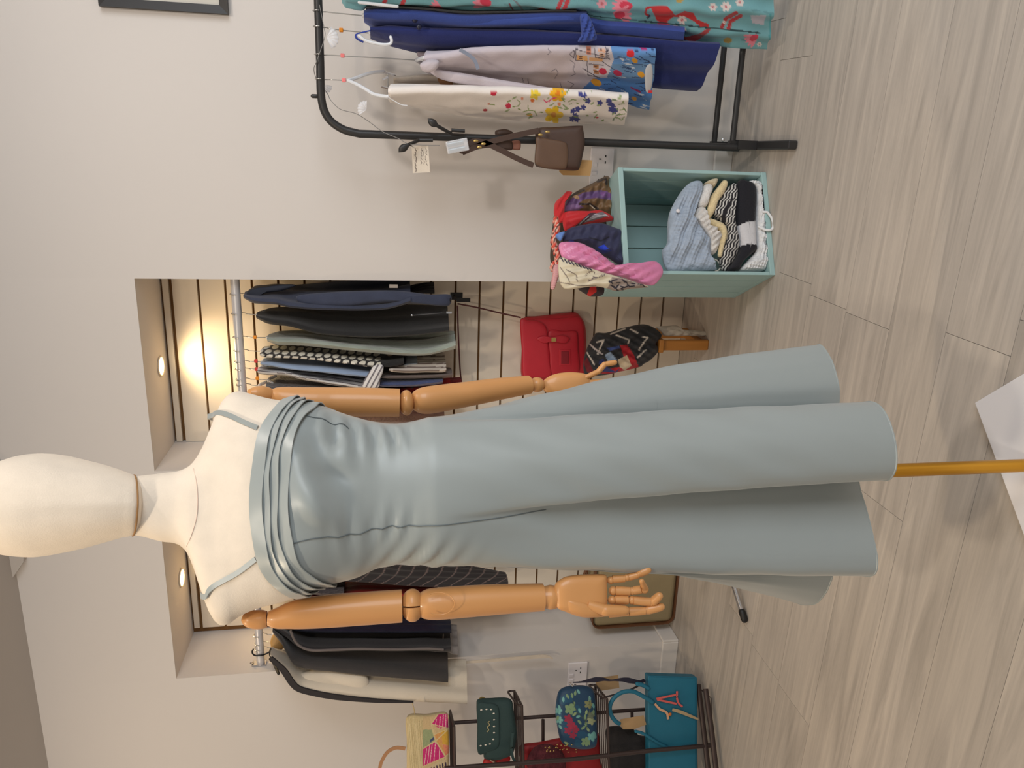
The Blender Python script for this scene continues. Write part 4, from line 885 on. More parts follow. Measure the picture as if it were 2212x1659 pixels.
# ---- knitwear folded inside
k5 = crop(1420, 360, 6.382); GK = 'knitwear inside the crate'
def knitmat(name, rgb, bs=90): return M(name, rgb, .9, var=.12, vscale=60, bump=.9, bscale=bs, sheen=.3)
def knit(name, label, cat, out, depth, bulge, mat, **k):
    return tag(patch(name, k5(out), cpl(.036), CN, min(bulge, .033), mat, clamp=in_crate, rings=k.pop('rings', 22), npts=k.pop('npts', 120), back=k.pop('back', .05), p=k.pop('p', 3), **k), label, cat, GK)
bc_ = knit('folded_cardigan', 'pale blue knitted cardigan with white button lying on top in the crate', 'cardigan', [(540, 195), (610, 220), (600, 330), (555, 500), (480, 680), (560, 800), (660, 950), (720, 1050), (720, 1180), (795, 1400), (780, 1430), (440, 1440), (150, 1435), (70, 1180), (120, 1105), (150, 1000), (155, 760), (200, 560), (330, 340), (440, 230)], .13, .055, knitmat('pale_blue_knit', (162, 174, 190)), fold=(lambda x, y, f=ripple(.007, 75, 52, .004, 20, 23), g=ripple(.0016, 20, 7, .0016, 105, 8): f(x, y) + g(x, y)), rings=60, npts=260, centre=k5([(400, 800)])[0])
p = onP(*k5([(290, 605)])[0], cpl(.0), CN); MB().ellipsoid(p - CN * .002, (.007, .003, .007), CX, CY).build('button', M_SOCK, bc_)
knit('rolled_shirt', 'white cotton top rolled under the blue cardigan', 'top', [(640, 262), (720, 255), (745, 330), (705, 430), (660, 565), (555, 565), (558, 440), (600, 340)], .09, .04, knitmat('white_cotton', (222, 218, 214), 200))
knit('lace_blouse', 'white lace edged top with ruffles next to the cream jumper', 'top', [(550, 578), (630, 570), (650, 650), (700, 830), (800, 848), (835, 940), (880, 955), (860, 1030), (800, 1190), (722, 1200), (700, 1050), (650, 930), (560, 800), (478, 705)], .07, .032, knitmat('white_lace', (216, 210, 204), 70), fold=ripple(.004, 50, 10))
knit('rolled_shirt', 'beige top glimpsed between the white top and the cream jumper', 'top', [(640, 240), (740, 190), (815, 200), (770, 300), (725, 290)], .10, .03, knitmat('beige_cotton', (206, 190, 160), 200))
cj = MB()
def roll(L, r, depth): 
    P = catmull([onP(x, y, cpl(depth), CN) for x, y in k5(L)], 30); cj.tube(P, np.interp(np.linspace(0, 1, 30), np.linspace(0, 1, len(r)), r) if not np.isscalar(r) else r, 16, True)
roll([(925, 235), (870, 330), (785, 450), (738, 600), (702, 675)], [.012, .0155, .0155, .0145, .011], .030); roll([(728, 762), (815, 802), (890, 850), (910, 960), (885, 1090), (862, 1220)], [.012, .0145, .0135, .009, .008], .030); cj.v = [in_crate(V) for V in cj.v]
tag(cj.build('folded_jumper', knitmat('cream_knit', (228, 206, 160), 220)), 'cream yellow jumper folded in the middle of the crate', 'jumper', GK)
def p_zebra(p):
    q = np.sin(p.x * .95 + 1.6 * np.sin(p.y * .35) + .5 * p.y); p.put(q > .25, (206, 202, 196)); p.poly(k5([(880, 700), (930, 560), (1040, 420), (1040, 470), (950, 640), (930, 760), (960, 860), (960, 1080), (925, 1080), (945, 880)]), (30, 26, 32))
knit('patterned_jumper', 'black and white animal patterned jumper folded beside the black one', 'jumper', [(1050, 230), (1085, 280), (1050, 420), (1052, 500), (1045, 760), (1065, 880), (1105, 1050), (1105, 1150), (1060, 1270), (960, 1420), (900, 1430), (868, 1290), (925, 1080), (960, 880), (880, 770), (765, 640), (830, 520), (900, 380), (970, 290)], .075, .034, printed('black_white_knit', .9, .6, 120), paint=p_zebra, base=(34, 31, 36), rings=50, npts=240, centre=k5([(985, 780)])[0])
knit('banded_jumper', 'black jumper with a broad white band folded near the bottom of the crate', 'jumper', [(1100, 215), (1170, 215), (1342, 310), (1332, 750), (1342, 1070), (1352, 1150), (1290, 1210), (1170, 1320), (1090, 1436), (955, 1440), (1050, 1280), (1115, 1100), (1062, 870), (1052, 500), (1082, 330)], .07, .040, printed('black_banded_knit', .9, .5, 160), paint=lambda p: p.poly(k5([(1000, 900), (1120, 810), (1220, 770), (1400, 740), (1400, 1075), (1250, 1065), (1120, 1105)]), (206, 204, 206)), base=(26, 25, 32), rings=44, npts=220, spine=k5([(1160, 270), (1205, 480), (1200, 780), (1230, 1000), (1225, 1150), (1120, 1300), (1030, 1410)]))
kw = thing('crochet_bag', 'white crochet bag with a looped handle at the bottom of the crate', 'bag', onP(1655, 500, cpl(.05), CN), GK)
patch('body', k5([(1210, 230), (1380, 215), (1460, 270), (1490, 450), (1482, 680), (1488, 1000), (1505, 1200), (1490, 1390), (1430, 1436), (1135, 1438), (1250, 1290), (1350, 1150), (1345, 800), (1335, 340)]), cpl(.034), CN, .030, knitmat('white_crochet', (222, 222, 222), 60), kw, back=.05, rings=50, npts=260, fold=(lambda x, y, f=ripple(.004, 85, 26), g=ripple(.0018, 10, 6, .0018, 95, 6): f(x, y) + g(x, y)), clamp=in_crate, spine=k5([(1300, 262), (1400, 330), (1415, 600), (1418, 1000), (1425, 1230), (1340, 1370), (1230, 1410)]))
def over_edge(V):
    V = np.array(V, float); v = (V - CA) @ CY; low = V[:, 2] < .0235; V[low & (v > -.001), 2] = .0235; f_ = low & (v <= -.001) & (v > -.0055); V[f_] += np.outer(-.0055 - v[f_], CY); return V
MB().tube(over_edge(catmull([onP(x, y, cpl(d), CN) for x, y, d in [(*k5([q])[0], d) for q, d in (((1440, 600), .012), ((1535, 650), -.006), ((1598, 770), -.010), ((1580, 860), -.010), ((1500, 872), -.006), ((1400, 830), .010))]], 40)), .0042, 8, True).build('handle', M('white_strap', (226, 226, 226), .7), kw)
MB().tube(catmull([onP(x, y, cpl(.05), CN) for x, y in k5([(760, 1265), (830, 1300), (872, 1380), (840, 1430), (800, 1440)])], 20), .0025, 8, True).build('cord', M('cream_cord', (206, 198, 184), .8), kw)

# ================================================================== NICHE BESIDE THE CRATE
YN, ZN = 2.872, 1.815
def rail_bar(label, x0, x1, brk):
    t = thing('garment_rail', label, 'rail', ((x0 + x1) / 2, YN, ZN - .02), 'niche garment rails')
    MB().tube([(x0, YN, ZN), (x1, YN, ZN)], .0165, 18).build('bar', M('satin_chrome', (206, 204, 206), .36, metal=.35, var=0), t)
    for xx in brk:
        MB().box2((xx - .004, YN - .004, ZN - .016), (xx + .004, YB - .017, ZN + .016)).build('bracket', M_STEEL, t, smooth=False)
        MB().box2((xx - .012, YN - .02, ZN + .012), (xx + .012, YN + .02, ZN + .018)).build('saddle', M_STEEL, t, smooth=False)
    return t
rail_bar('chrome garment rail holding jackets in the niche beside the crate', PR + .06, XR - .004, (PR + .2,))
t = rail_bar('chrome garment rail holding dark coats in the niche beside the handbag stand', -2.066, PL - .02, (-1.3,))
p = onY(530, 1440, YN); MB().box2((-2.067, YN - .016, ZN - .022), (-2.060, YN + .016, ZN + .034)).build('end_bracket', M_STEEL, t, smooth=False)
MB().tube([(-2.062, YN, ZN + .030), (-2.045, YN - .02, ZN + .036)], .004, 8).build('hook_pin', M_STEEL, t)
GN = 'jackets and tops in the right hand niche'; GH = 'hangers on the niche rail with jackets'
YF, YK = 2.76, 3.09
def ng(name, label, cat, rows, mat, Yf=YF, Yb=YK, hang=None, group=GN, side='L', **k):
    t = thing(name, label, cat, onY(rows[-1][0], (rows[-1][1] + rows[-1][2]) / 2, (Yf + Yb) / 2), group)
    k['t'] = k.get('t', .03) * .55
    garment('cloth', rows, Yf, Yb, side, mat, t, **k)
    return t
M_DEN = fabric('navy_suede', (52, 58, 78), .85, .14)
t = ng('navy_jacket', 'navy suede jacket with a silver zip pull nearest the wall edge of the niche', 'jacket', [(530, 634, 640), (545, 624, 648), (575, 620, 652), (600, 618, 654), (625, 620, 660), (660, 618, 664), (720, 612, 666), (780, 609, 667), (840, 607, 664), (886, 606, 650)], M_DEN, t=.06, fold=.01, nf=2, N=40, rowsn=60, seed=11)
patch('sleeve', [(640, 640), (700, 632), (780, 628), (860, 628), (930, 636), (972, 636), (975, 648), (966, 661), (900, 656), (830, 655), (740, 664), (660, 660)], onY(800, 645, 2.80), nrm([.25, -1, 0]), .03, M_DEN, t, back=.01)
patch('lapel', [(532, 636), (545, 624), (575, 619), (615, 614), (640, 616), (610, 628), (570, 634), (550, 646), (538, 648)], onY(580, 630, 2.84), nrm([.25, -1, 0]), .014, M('dark_navy_collar', (38, 42, 54), .8), t)
MB().box(onY(850, 618, 2.80), (.012, .006, .030)).build('zip_pull', M('brushed_silver', (190, 180, 170), .35, metal=.7), t, smooth=False)
MB().ellipsoid(onY(973, 648, 2.775), (.008, .012, .003)).build('cuff_opening', M_BLK, t)
t = ng('black_shirt', 'black top hanging behind the navy jacket', 'top', [(640, 612, 626), (800, 609, 630), (938, 611, 633)], fabric('black_jersey', (26, 26, 28)), Yf=2.90, Yb=3.05, t=.02)
t = ng('black_jacket', 'black suede jacket with a side zip in the niche', 'jacket', [(557, 676, 684), (575, 672, 692), (600, 668, 698), (620, 667, 700), (650, 662, 708), (680, 659, 717), (720, 658, 722), (800, 660, 726), (900, 662, 722), (968, 664, 714)], fabric('black_suede', (34, 33, 33), .9, .14), t=.06, fold=.008, nf=2, N=40, rowsn=60, seed=12)
MB().tube([onY(892, 681, 2.78), onY(955, 676, 2.78)], .0018, 6).build('zip', M('zip_grey', (96, 96, 98), .4, metal=.5), t)
MB().ellipsoid(onY(890, 681, 2.775), (.004, .003, .005)).build('zip_stop', M_STEEL, t); MB().box(onY(970, 675, 2.775), (.008, .004, .02)).build('zip_pull', M_STEEL, t, smooth=False)
M_SAGE = M('sage_fluffy_wool', (150, 158, 147), .95, var=.22, vscale=26, bump=1.0, bscale=120, sheen=.5, stretch=(1, 1, .35))
ng('fluffy_cardigan', 'sage green fluffy cardigan in the niche', 'cardigan', [(580, 726, 733), (600, 722, 738), (650, 719, 740), (700, 720, 745), (760, 722, 752), (820, 725, 758), (870, 725, 763), (920, 720, 764), (955, 716, 756), (982, 722, 746)], M_SAGE, t=.06, fold=.01, nf=3, N=40, rowsn=60, seed=13)
def p_hound(p):
    u = (p.x - 560) / 19.0 + .35 * (p.y - 760) / 11; v = (p.y - 742 - (p.x - 560) * .07) / 10.5
    q = (np.mod(u + .5 * np.floor(v), 1) - .5) ** 2 * 4.6 + (np.mod(v, 1) - .5) ** 2 * 3.2; p.put(q < .62, (224, 216, 200)); p.put((p.x > 822) & (p.y > 752), (30, 28, 28)); p.ell(842, 762, 9, 7, (200, 180, 150))
ng('houndstooth_jacket', 'black and cream chunky weave jacket in the niche', 'jacket', [(565, 753, 767), (590, 748, 770), (640, 746, 772), (700, 742, 778), (760, 743, 786), (820, 750, 792), (850, 758, 790), (872, 766, 784)], printed('black_cream_weave', .9, .5, 120), t=.05, fold=.006, nf=2, N=80, rowsn=220, seed=14, paint=p_hound, base=(40, 36, 36))
ng('light_blue_shirt', 'light blue shirt in the niche between the weave jacket and the striped blouse', 'shirt', [(566, 776, 786), (590, 768, 789), (620, 764, 795), (700, 768, 803), (770, 780, 810), (806, 788, 813)], fabric('light_blue_cotton', (156, 176, 206), .75), t=.04, fold=.006, nf=3, rowsn=50, seed=15)
def p_stripe(p): p.put(np.mod((p.y - 790 - (p.x - 560) * .13) / 7.0 + .4 * np.sin(p.x * .02), 1) < .28, (104, 92, 92))
t = ng('striped_blouse', 'white and grey striped blouse with stripy cuff in the niche', 'blouse', [(560, 792, 803), (580, 789, 806), (610, 790, 806), (650, 797, 815), (700, 803, 825), (760, 809, 834), (812, 811, 839)], printed('grey_stripe_cotton', .8), t=.04, fold=.006, nf=3, N=150, rowsn=240, seed=16, paint=p_stripe, base=(206, 200, 194))
patch('cuff', [(786, 838), (784, 826), (796, 806), (808, 790), (826, 788), (828, 800), (822, 818), (818, 836), (803, 839)], onY(806, 815, 2.745), nrm([.3, -1, 0]), .012, printed('stripe_cuff', .8), t, rings=24, npts=120, paint=lambda p: p.put(np.mod((p.x + .55 * (p.y - 790)) / 11, 1) < .35, (110, 104, 108)), base=(214, 210, 208))
ng('striped_skirt', 'cream and brown striped scarf top hanging low under the weave jacket', 'top', [(840, 764, 800), (880, 762, 802), (920, 762, 801), (955, 764, 800), (962, 768, 798)], printed('cream_brown_stripe', .8), t=.05, N=60, rowsn=80, seed=17, paint=lambda p: (p.put(np.mod((p.y - 760) / 8, 1) < .3, (110, 92, 84)), p.poly([(850, 778), (866, 768), (900, 764), (902, 786), (850, 790)], (170, 180, 192))), base=(204, 192, 180))
ng('fringed_shawl', 'taupe fringed shawl edge under the striped top', 'shawl', [(820, 790, 816), (880, 792, 815), (950, 795, 812), (975, 800, 810)], fabric('taupe_wool', (108, 94, 88), .95, .2), t=.03, fold=.008, nf=6, seed=18)
ng('dark_fuzzy_cardigan', 'dark charcoal fuzzy cardigan in the niche behind the wooden arm', 'cardigan', [(578, 818, 834), (600, 812, 842), (640, 812, 845), (700, 815, 848), (760, 822, 850), (830, 828, 850)], M('charcoal_fuzz', (60, 54, 58), .95, var=.3, vscale=40, bump=1, bscale=140, sheen=.4), t=.05, fold=.006, seed=19)
ng('blue_knit', 'denim blue chunky knit in the niche', 'jumper', [(815, 806, 832), (860, 804, 832), (910, 803, 830), (955, 803, 822)], knitmat('denim_blue_knit', (62, 76, 118), 80), t=.05, fold=.008, nf=4, seed=20)
def p_tart(p): p.put(np.mod((p.x - .9 * p.y) / 17, 1) < .08, (110, 110, 112)); p.put(p.x > 972, (120, 20, 26))
ng('red_check_dress', 'red dress with thin grey check lines behind the wooden arm', 'dress', [(610, 838, 858), (700, 836, 862), (800, 834, 866), (860, 828, 870), (920, 820, 872), (998, 816, 868)], printed('red_check', .75), t=.04, N=50, rowsn=120, seed=21, paint=p_tart, base=(186, 28, 36))
ng('beige_fur_gilet', 'beige fur gilet glimpsed between the wooden arm and the dress waist', 'gilet', [(585, 896, 904), (610, 888, 912), (700, 872, 930), (800, 872, 960), (900, 874, 960), (960, 878, 950)], M('beige_fur', (176, 160, 138), .95, var=.25, vscale=30, bump=1, bscale=120, sheen=.4), t=.07, seed=22)
HS = ((503, 635, 532, 637, None, 'navy jacket'), (506, 677, 556, 680, None, 'black jacket'), (510, 728, 578, 729, (551, 728, 'orange', ORG), 'sage fluffy cardigan'), (511, 757, 565, 759, None, 'weave jacket'), (513, 781, 567, 781, (553, 780, 'red', RED), 'light blue shirt'),
      (514, 797, 560, 797, (554, 797, 'red', RED), 'striped blouse'), (516, 819, 580, 820, (556, 817, 'orange', ORG), 'charcoal fuzzy cardigan'), (517, 831, 560, 833, None, 'red check dress'))
for hx, hy, nx, ny, cb, wh in HS:
    hanger('thin hanger hooked on the chrome niche rail carrying the ' + wh, hx + 4, hy, nx, ny, YN, 0, cb, half=.05, drop=.02, group=GH, rail_r=.0168)

# ---- red satchel on a slatwall hook
r6 = crop(1000, 590, 3.95)
rb = thing('red_satchel', 'bright red leather satchel with buckled flap hung on the slatted wall', 'bag', onY(1262, 740, 3.06))
M_RED = M('red_leather', (186, 36, 50), .45, var=.05, vscale=20, bump=.06, bscale=150); RN = nrm([.20, -1, 0]); rp = onY(1190, 740, 3.10)
patch('body', r6([(520, 380), (640, 365), (930, 332), (985, 355), (1030, 420), (1045, 520), (1046, 640), (1035, 800), (1010, 890), (800, 920), (520, 915), (500, 640), (492, 480)]), rp, RN, .05, M_RED, rb, back=.012, p=10, npts=90)
patch('front_panel', r6([(600, 405), (800, 388), (980, 372), (1025, 420), (1040, 520), (1040, 650), (1020, 870), (740, 900), (560, 890), (560, 600)]), rp + RN * .045, RN, .010, M_RED, rb, p=12, npts=90)
patch('front_pocket', r6([(728, 498), (850, 494), (955, 492), (978, 520), (984, 650), (985, 850), (850, 862), (745, 860), (735, 700)]), rp + RN * .055, RN, .010, M_RED, rb, p=12, npts=90)
fp = patch('flap', r6([(490, 400), (560, 400), (640, 408), (695, 440), (718, 490), (730, 620), (742, 760), (748, 880), (600, 890), (515, 885), (500, 640)]), rp + RN * .058, RN, .010, M_RED, rb, p=12, npts=90)
patch('buckle_tab', r6([(630, 560), (680, 535), (760, 545), (850, 530), (910, 558), (870, 598), (760, 585), (690, 598)]), rp + RN * .070, RN, .006, M_RED, fp, p=8)
MB().box(onP(*r6([(775, 567)])[0], rp + RN * .078, RN), (.020, .004, .016), (0, 0, 1), RN, np.cross((0, 0, 1), RN)).build('buckle', M_BR, fp, smooth=False)
patch('label_window', r6([(820, 650), (922, 650), (924, 790), (820, 790)]), rp + RN * .064, RN, .004, M_RED, rb, p=12, closed_spline=False)
patch('label_inset', r6([(838, 668), (905, 668), (906, 774), (838, 774)]), rp + RN * .068, RN, .002, M('dark_red_card', (140, 26, 38), .6), rb, p=12, closed_spline=False)
M_CORDR = M('dark_red_strap', (84, 40, 38), .6)
MB().ribbon(catmull([onY(x, y, 3.05) for x, y in ((1125, 686), (1080, 676), (1030, 664), (988, 656))], 16), .006, .003, (1, 0, .2)).build('shoulder_strap', M_CORDR, rb)
MB().ribbon(catmull([onY(x, y, 3.05) for x, y in ((1000, 846), (994, 800), (990, 720), (988, 660))], 16), .006, .003, (1, 0, .2)).build('shoulder_strap', M_CORDR, rb)
hk = MB(); a_ = onY(985, 647, 3.04); hk.tube([(a_[0], YB - .016, a_[2]), a_], .004, 8); hk.box(onY(1001, 648, 3.035), (.016, .006, .055)); hk.box((a_[0], YB - .019, a_[2] - .01), (.03, .006, .05))
tag(hk.build('slatwall_hook', M_BLK, smooth=False), 'black slatwall hook carrying the red satchel strap', 'hook')

# ---- scarf heap on a wooden stool
def p_heap(p):
    p.poly(r6([(1340, 615), (1400, 612), (1460, 700), (1500, 800), (1330, 850), (1180, 860), (1200, 820), (1400, 790)]), (176, 30, 42)); p.poly(r6([(1320, 740), (1400, 700), (1440, 790), (1380, 830), (1340, 800)]), (206, 188, 160))
    p.poly(r6([(1230, 640), (1330, 620), (1340, 640), (1250, 665)]), (62, 80, 140)); p.poly(r6([(1210, 700), (1260, 670), (1310, 740), (1240, 760)]), (150, 170, 196)); p.poly(r6([(1160, 750), (1200, 730), (1210, 790), (1300, 840), (1340, 810), (1310, 850), (1180, 840)]), (50, 60, 120)); p.poly(r6([(1030, 760), (1060, 720), (1120, 850), (1060, 850)]), (110, 24, 34))
    for q in ([(1310, 530), (1420, 570), (1410, 600)], [(1430, 480), (1490, 510)], [(1535, 545), (1575, 550), (1500, 655)], [(1560, 655), (1490, 720)], [(1060, 680), (1120, 780)], [(1140, 590), (1200, 570), (1150, 690)], [(1260, 520), (1380, 475)]): p.line(r6(q), 3.2, (206, 196, 186))
    for k in range(6): p.line(r6([(1075 + 16 * k, 600 + 16 * k), (1100 + 18 * k, 620 + 14 * k)]), 2.5, (200, 188, 184))
tag(patch('folded_scarves', r6([(1100, 565), (1140, 510), (1230, 508), (1380, 465), (1560, 438), (1692, 520), (1645, 600), (1672, 655), (1600, 740), (1540, 775), (1500, 802), (1330, 842), (1200, 870), (1050, 870), (1030, 760), (1060, 640)]), onY(1340, 760, 2.865), nrm([.2, -1, .15]), .06, printed('black_red_scarf', .7), rings=44, npts=240, back=.10, fold=ripple(.008, 55, 24, .004, 120, 14), paint=p_heap, base=(44, 44, 48)), 'black scarf with red band and white chevrons draped over the wooden stool', 'scarf')
M_OAK = M('honey_oak', (176, 116, 50), .45, var=.12, vscale=8, stretch=(6, 6, 1))
stl = thing('wooden_stand', 'honey oak stand with an upright board under the draped black scarf on the niche floor', 'stand', (-.69, 2.90, 0))
zt_ = onY(1432, 735, 2.84)[2]
bevel(MB().box2((-.722, 2.832, 0), (-.680, 2.856, zt_)).build('upright_board', M_OAK, stl, smooth=False), .005)
bevel(MB().box2((-.716, 2.856, 0), (-.690, 3.06, .03)).build('foot_rail', M_OAK, stl, smooth=False), .004)
bevel(MB().box2((-.722, 3.04, 0), (-.680, 3.064, zt_)).build('upright_board', M_OAK, stl, smooth=False), .005)
bevel(MB().box2((-.728, 2.82, zt_), (-.674, 3.075, zt_ + .02)).build('top_board', M_OAK, stl, smooth=False), .004)
tag(patch('cream_cloth', r6([(1650, 460), (1740, 450), (1830, 448), (1880, 480), (2000, 488), (2090, 502), (2112, 535), (1900, 535), (1720, 535), (1690, 500)]), onY(1470, 718, 2.885), nrm([.1, -1, 0]), .016, fabric('cream_calico', (206, 196, 182)), back=.02, fold=ripple(.004, 40, 14)), 'crumpled cream cloth tucked against the oak stool leg', 'cloth')

# ================================================================== NICHE BESIDE THE HANDBAG STAND
g6 = crop(500, 1200, 3.687); GL = 'coats in the left hand niche'
def RW(L): return [(500 + a / 3.687, 1200 + b / 3.687, 1200 + c / 3.687) for a, b, c in L]
LN = nrm([.35, -1, 0])
t = ng('cream_coat', 'cream wool coat with dark edging at the end of the chrome rail', 'coat', RW([(318, 740, 790), (360, 760, 850), (420, 770, 930), (480, 780, 985), (540, 785, 1050), (680, 790, 1090), (860, 795, 1105), (1100, 800, 1140), (1450, 810, 1160), (1700, 820, 1175), (1872, 830, 1183)]), M('cream_wool', (214, 202, 184), .9, var=.04, bump=.2, bscale=200, sheen=.2), group=GL, Yf=2.60, Yb=2.79, t=.09, fold=.008, nf=2, N=44, rowsn=60, seed=31)
ed = [onY(x, y, 2.595) for x, y in g6([(310, 815), (350, 850), (420, 920), (480, 1010), (540, 1062), (680, 1100), (860, 1130), (1100, 1152), (1300, 1162), (1450, 1166)])]
MB().ribbon(catmull(ed, 60), np.interp(np.linspace(0, 1, 60), [0, .15, .5, .8, 1], [.016, .024, .022, .014, .004]), .008, (1, 0, .15)).build('dark_edging', M('charcoal_trim', (48, 44, 46), .85), t)
patch('sleeve', g6([(480, 985), (560, 930), (760, 900), (1000, 930), (1080, 960), (1100, 1060), (1090, 1140), (860, 1105), (680, 1085), (540, 1045)]), onY(720, 1475, 2.65), LN, .03, MATS['cream_wool'], t, p=4)
M_DGREY = fabric('charcoal_wool', (62, 58, 57), .9, .08)
t = ng('charcoal_coat', 'plain charcoal coat beside the cream coat on the chrome rail', 'coat', RW([(335, 575, 600), (370, 590, 640), (410, 600, 690), (440, 610, 760), (490, 620, 850), (560, 640, 885), (640, 660, 900), (800, 680, 915), (1000, 690, 940), (1300, 700, 970), (1722, 710, 1010)]), M_DGREY, group=GL, Yf=2.63, Yb=2.83, t=.08, fold=.006, nf=2, N=44, rowsn=60, seed=32)
t = ng('black_coat', 'black coat with a grey piped edge behind the wooden arm', 'coat', RW([(340, 545, 580), (400, 560, 600), (460, 565, 640), (520, 570, 700), (620, 575, 748), (800, 580, 750), (1000, 585, 742), (1300, 590, 745), (1560, 595, 742), (1690, 600, 752), (1742, 605, 745)]), fabric('black_wool', (44, 41, 43), .88, .1), group=GL, Yf=2.66, Yb=2.95, t=.06, fold=.008, nf=3, N=44, rowsn=60, seed=33)
MB().tube(catmull([onY(x, y, 2.655) for x, y in g6([(470, 600), (520, 700), (620, 752), (800, 752), (1000, 744), (1300, 748), (1560, 742), (1690, 750)])], 50), .005, 8).build('grey_piping', M('grey_piping', (104, 96, 94), .9), t)
ng('navy_quilted_jacket', 'navy shiny jacket half hidden by the wooden arm', 'jacket', RW([(400, 500, 560), (600, 480, 600), (1000, 470, 605), (1400, 480, 605), (1745, 500, 600)]), M('navy_shiny', (38, 42, 58), .45, var=.2, vscale=14, bump=.5, bscale=50), group=GL, Yf=2.70, Yb=3.0, t=.05, seed=34)
ng('grey_lining_skirt', 'pale grey lining showing below the black coat hem', 'skirt', [(955, 1345, 1398), (975, 1348, 1412), (988, 1350, 1414)], fabric('pale_grey_lining', (150, 142, 138)), Yf=2.72, Yb=2.95, group=GL, t=.03, seed=35)
ng('red_jacket', 'brick red leather jacket between the wooden arm and the pinstripe trousers', 'jacket', RW([(335, 262, 275), (420, 255, 300), (640, 240, 335), (760, 225, 330), (900, 200, 330), (1200, 215, 330), (1500, 235, 320), (1640, 255, 310)]), M('brick_red_leather', (170, 58, 52), .5, var=.06), group=GL, t=.05, N=40, seed=36)
def p_pin(p): p.put(np.mod((p.x + 1.1 * (p.y - 1223) + 6 * np.sin(p.y * .12)) / 31.0, 1) < .10, (122, 104, 100))
ng('pinstripe_trousers', 'black pinstripe trousers seen beside the dress', 'trousers', RW([(335, 112, 124), (420, 95, 145), (640, 60, 175), (880, 40, 195), (1000, 30, 200), (1200, 40, 215), (1400, 50, 232), (1600, 60, 240), (1900, 90, 236), (2100, 130, 228), (2190, 150, 215)]), printed('black_pinstripe', .85), group=GL, t=.05, N=70, rowsn=200, seed=37, paint=p_pin, base=(42, 38, 41))
ng('grey_boucle_top', 'dark grey boucle top peeking below the neckline pleats', 'top', RW([(335, 205, 218), (420, 190, 250), (650, 175, 295), (750, 190, 305), (900, 195, 298)]), M('grey_boucle', (92, 84, 84), .95, var=.4, vscale=80, bump=1, bscale=120), group=GL, Yf=2.745, t=.05, seed=38)
hgr = thing('wooden_hanger', 'broad wooden hanger shoulder between the cream and charcoal coats', 'hanger', onY(600, 1385, 2.9), 'hangers on the coat rail')
patch('shoulder', g6([(310, 690), (330, 630), (370, 608), (420, 640), (425, 700), (412, 742), (330, 752)]), onY(600, 1385, 2.80), LN, .012, M('tan_wood', (176, 138, 84), .5, var=.1), hgr, back=.02)
hx_ = onY(556, 1390, YN)[0]; hr_ = .0165 + .0022
MB().tube(catmull([(hx_, YN + hr_ * math.cos(q), ZN + hr_ * math.sin(q)) for q in np.linspace(math.pi * 1.05, -.3, 12)] + [(hx_, YN + .004, ZN - .032), tuple(onY(586, 1389, YN - .02)), tuple(onY(592, 1386, 2.80))], 36), .0015, 6).build('hook', M_WIRE, hgr)
hg2 = thing('black_hanger', 'black hook of the hanger carrying the cream coat', 'hanger', onY(585, 1407, 2.9), 'hangers on the coat rail')
MB().tube(catmull([onY(x, y, Y) for x, y, Y in [(*g6([q])[0], Y) for q, Y in (((175, 745), YN - .025), ((165, 770), YN - .025), ((185, 795), YN - .02), ((235, 795), YN - .02), ((270, 785), YN - .01), ((312, 762), YN))]], 30), .0032, 8).build('hook', M_BLK, hg2)
MB().tube(catmull([onY(584, 1407, YN) + np.array(d) for d in ((0, -.15, -.05), (0, -.07, -.02), (0, 0, 0), (0, .07, -.02), (0, .15, -.05))], 20), .006, 8, True).build('shoulder_bar', M_BLK, hg2)
for wx, wy, wh in ((1401, 1398, 'charcoal coat'), (1372, 1370, 'black coat')):
    hanger('thin wire hanger on the coat rail carrying the ' + wh, 554, wx, 590, wy, YN, 0, None, half=.03, drop=.012, group='hangers on the coat rail', rail_r=.0168)
for hx, hy, nx, ny, wh in ((544, 1231, 590, 1232, 'pinstripe trousers'), (545, 1256, 590, 1257, 'grey boucle top'), (547, 1272, 590, 1273, 'brick red jacket')):
    hanger('thin wire hanger on the coat rail carrying the ' + wh, hx, hy, nx, ny, YN, 0, None, half=.05, drop=.02, group='hangers on the coat rail', rail_r=.0168)
hanger('thin hanger hooked on the chrome niche rail carrying the beige fur gilet', 526, 899, 585, 900, YN, 0, None, half=.05, drop=.02, group=GH, rail_r=.0168)
# dangling belt and lace edge
tag(patch('tie_belt', crop(680, 1200, 5.027)([(1540, 905), (1640, 890), (1740, 890), (1800, 915), (1830, 900), (1850, 920), (1930, 960), (1975, 1000), (1930, 1030), (1870, 1000), (1810, 960), (1740, 980), (1700, 1020), (1540, 1035)]), onY(1010, 1395, 2.95), LN, .012, fabric('dusty_pink_silk', (150, 128, 124)), back=.006, fold=ripple(.004, 60, 9)), 'dusty pink silk tie belt dangling below the black coat', 'belt')
tag(MB().ribbon(catmull([onY(x, y, 2.775) for x, y in ((985, 1432), (1040, 1428), (1090, 1424), (1140, 1420), (1180, 1418), (1194, 1423))], 40), np.interp(np.linspace(0, 1, 40), [0, .2, .9, 1], [.006, .012, .016, .004]), .004, (1, .1, 0)).build('lace_ribbon', fabric('cream_lace', (210, 196, 178), bscale=80)), 'cream lace ribbon hanging below the cream coat against the wall', 'ribbon')

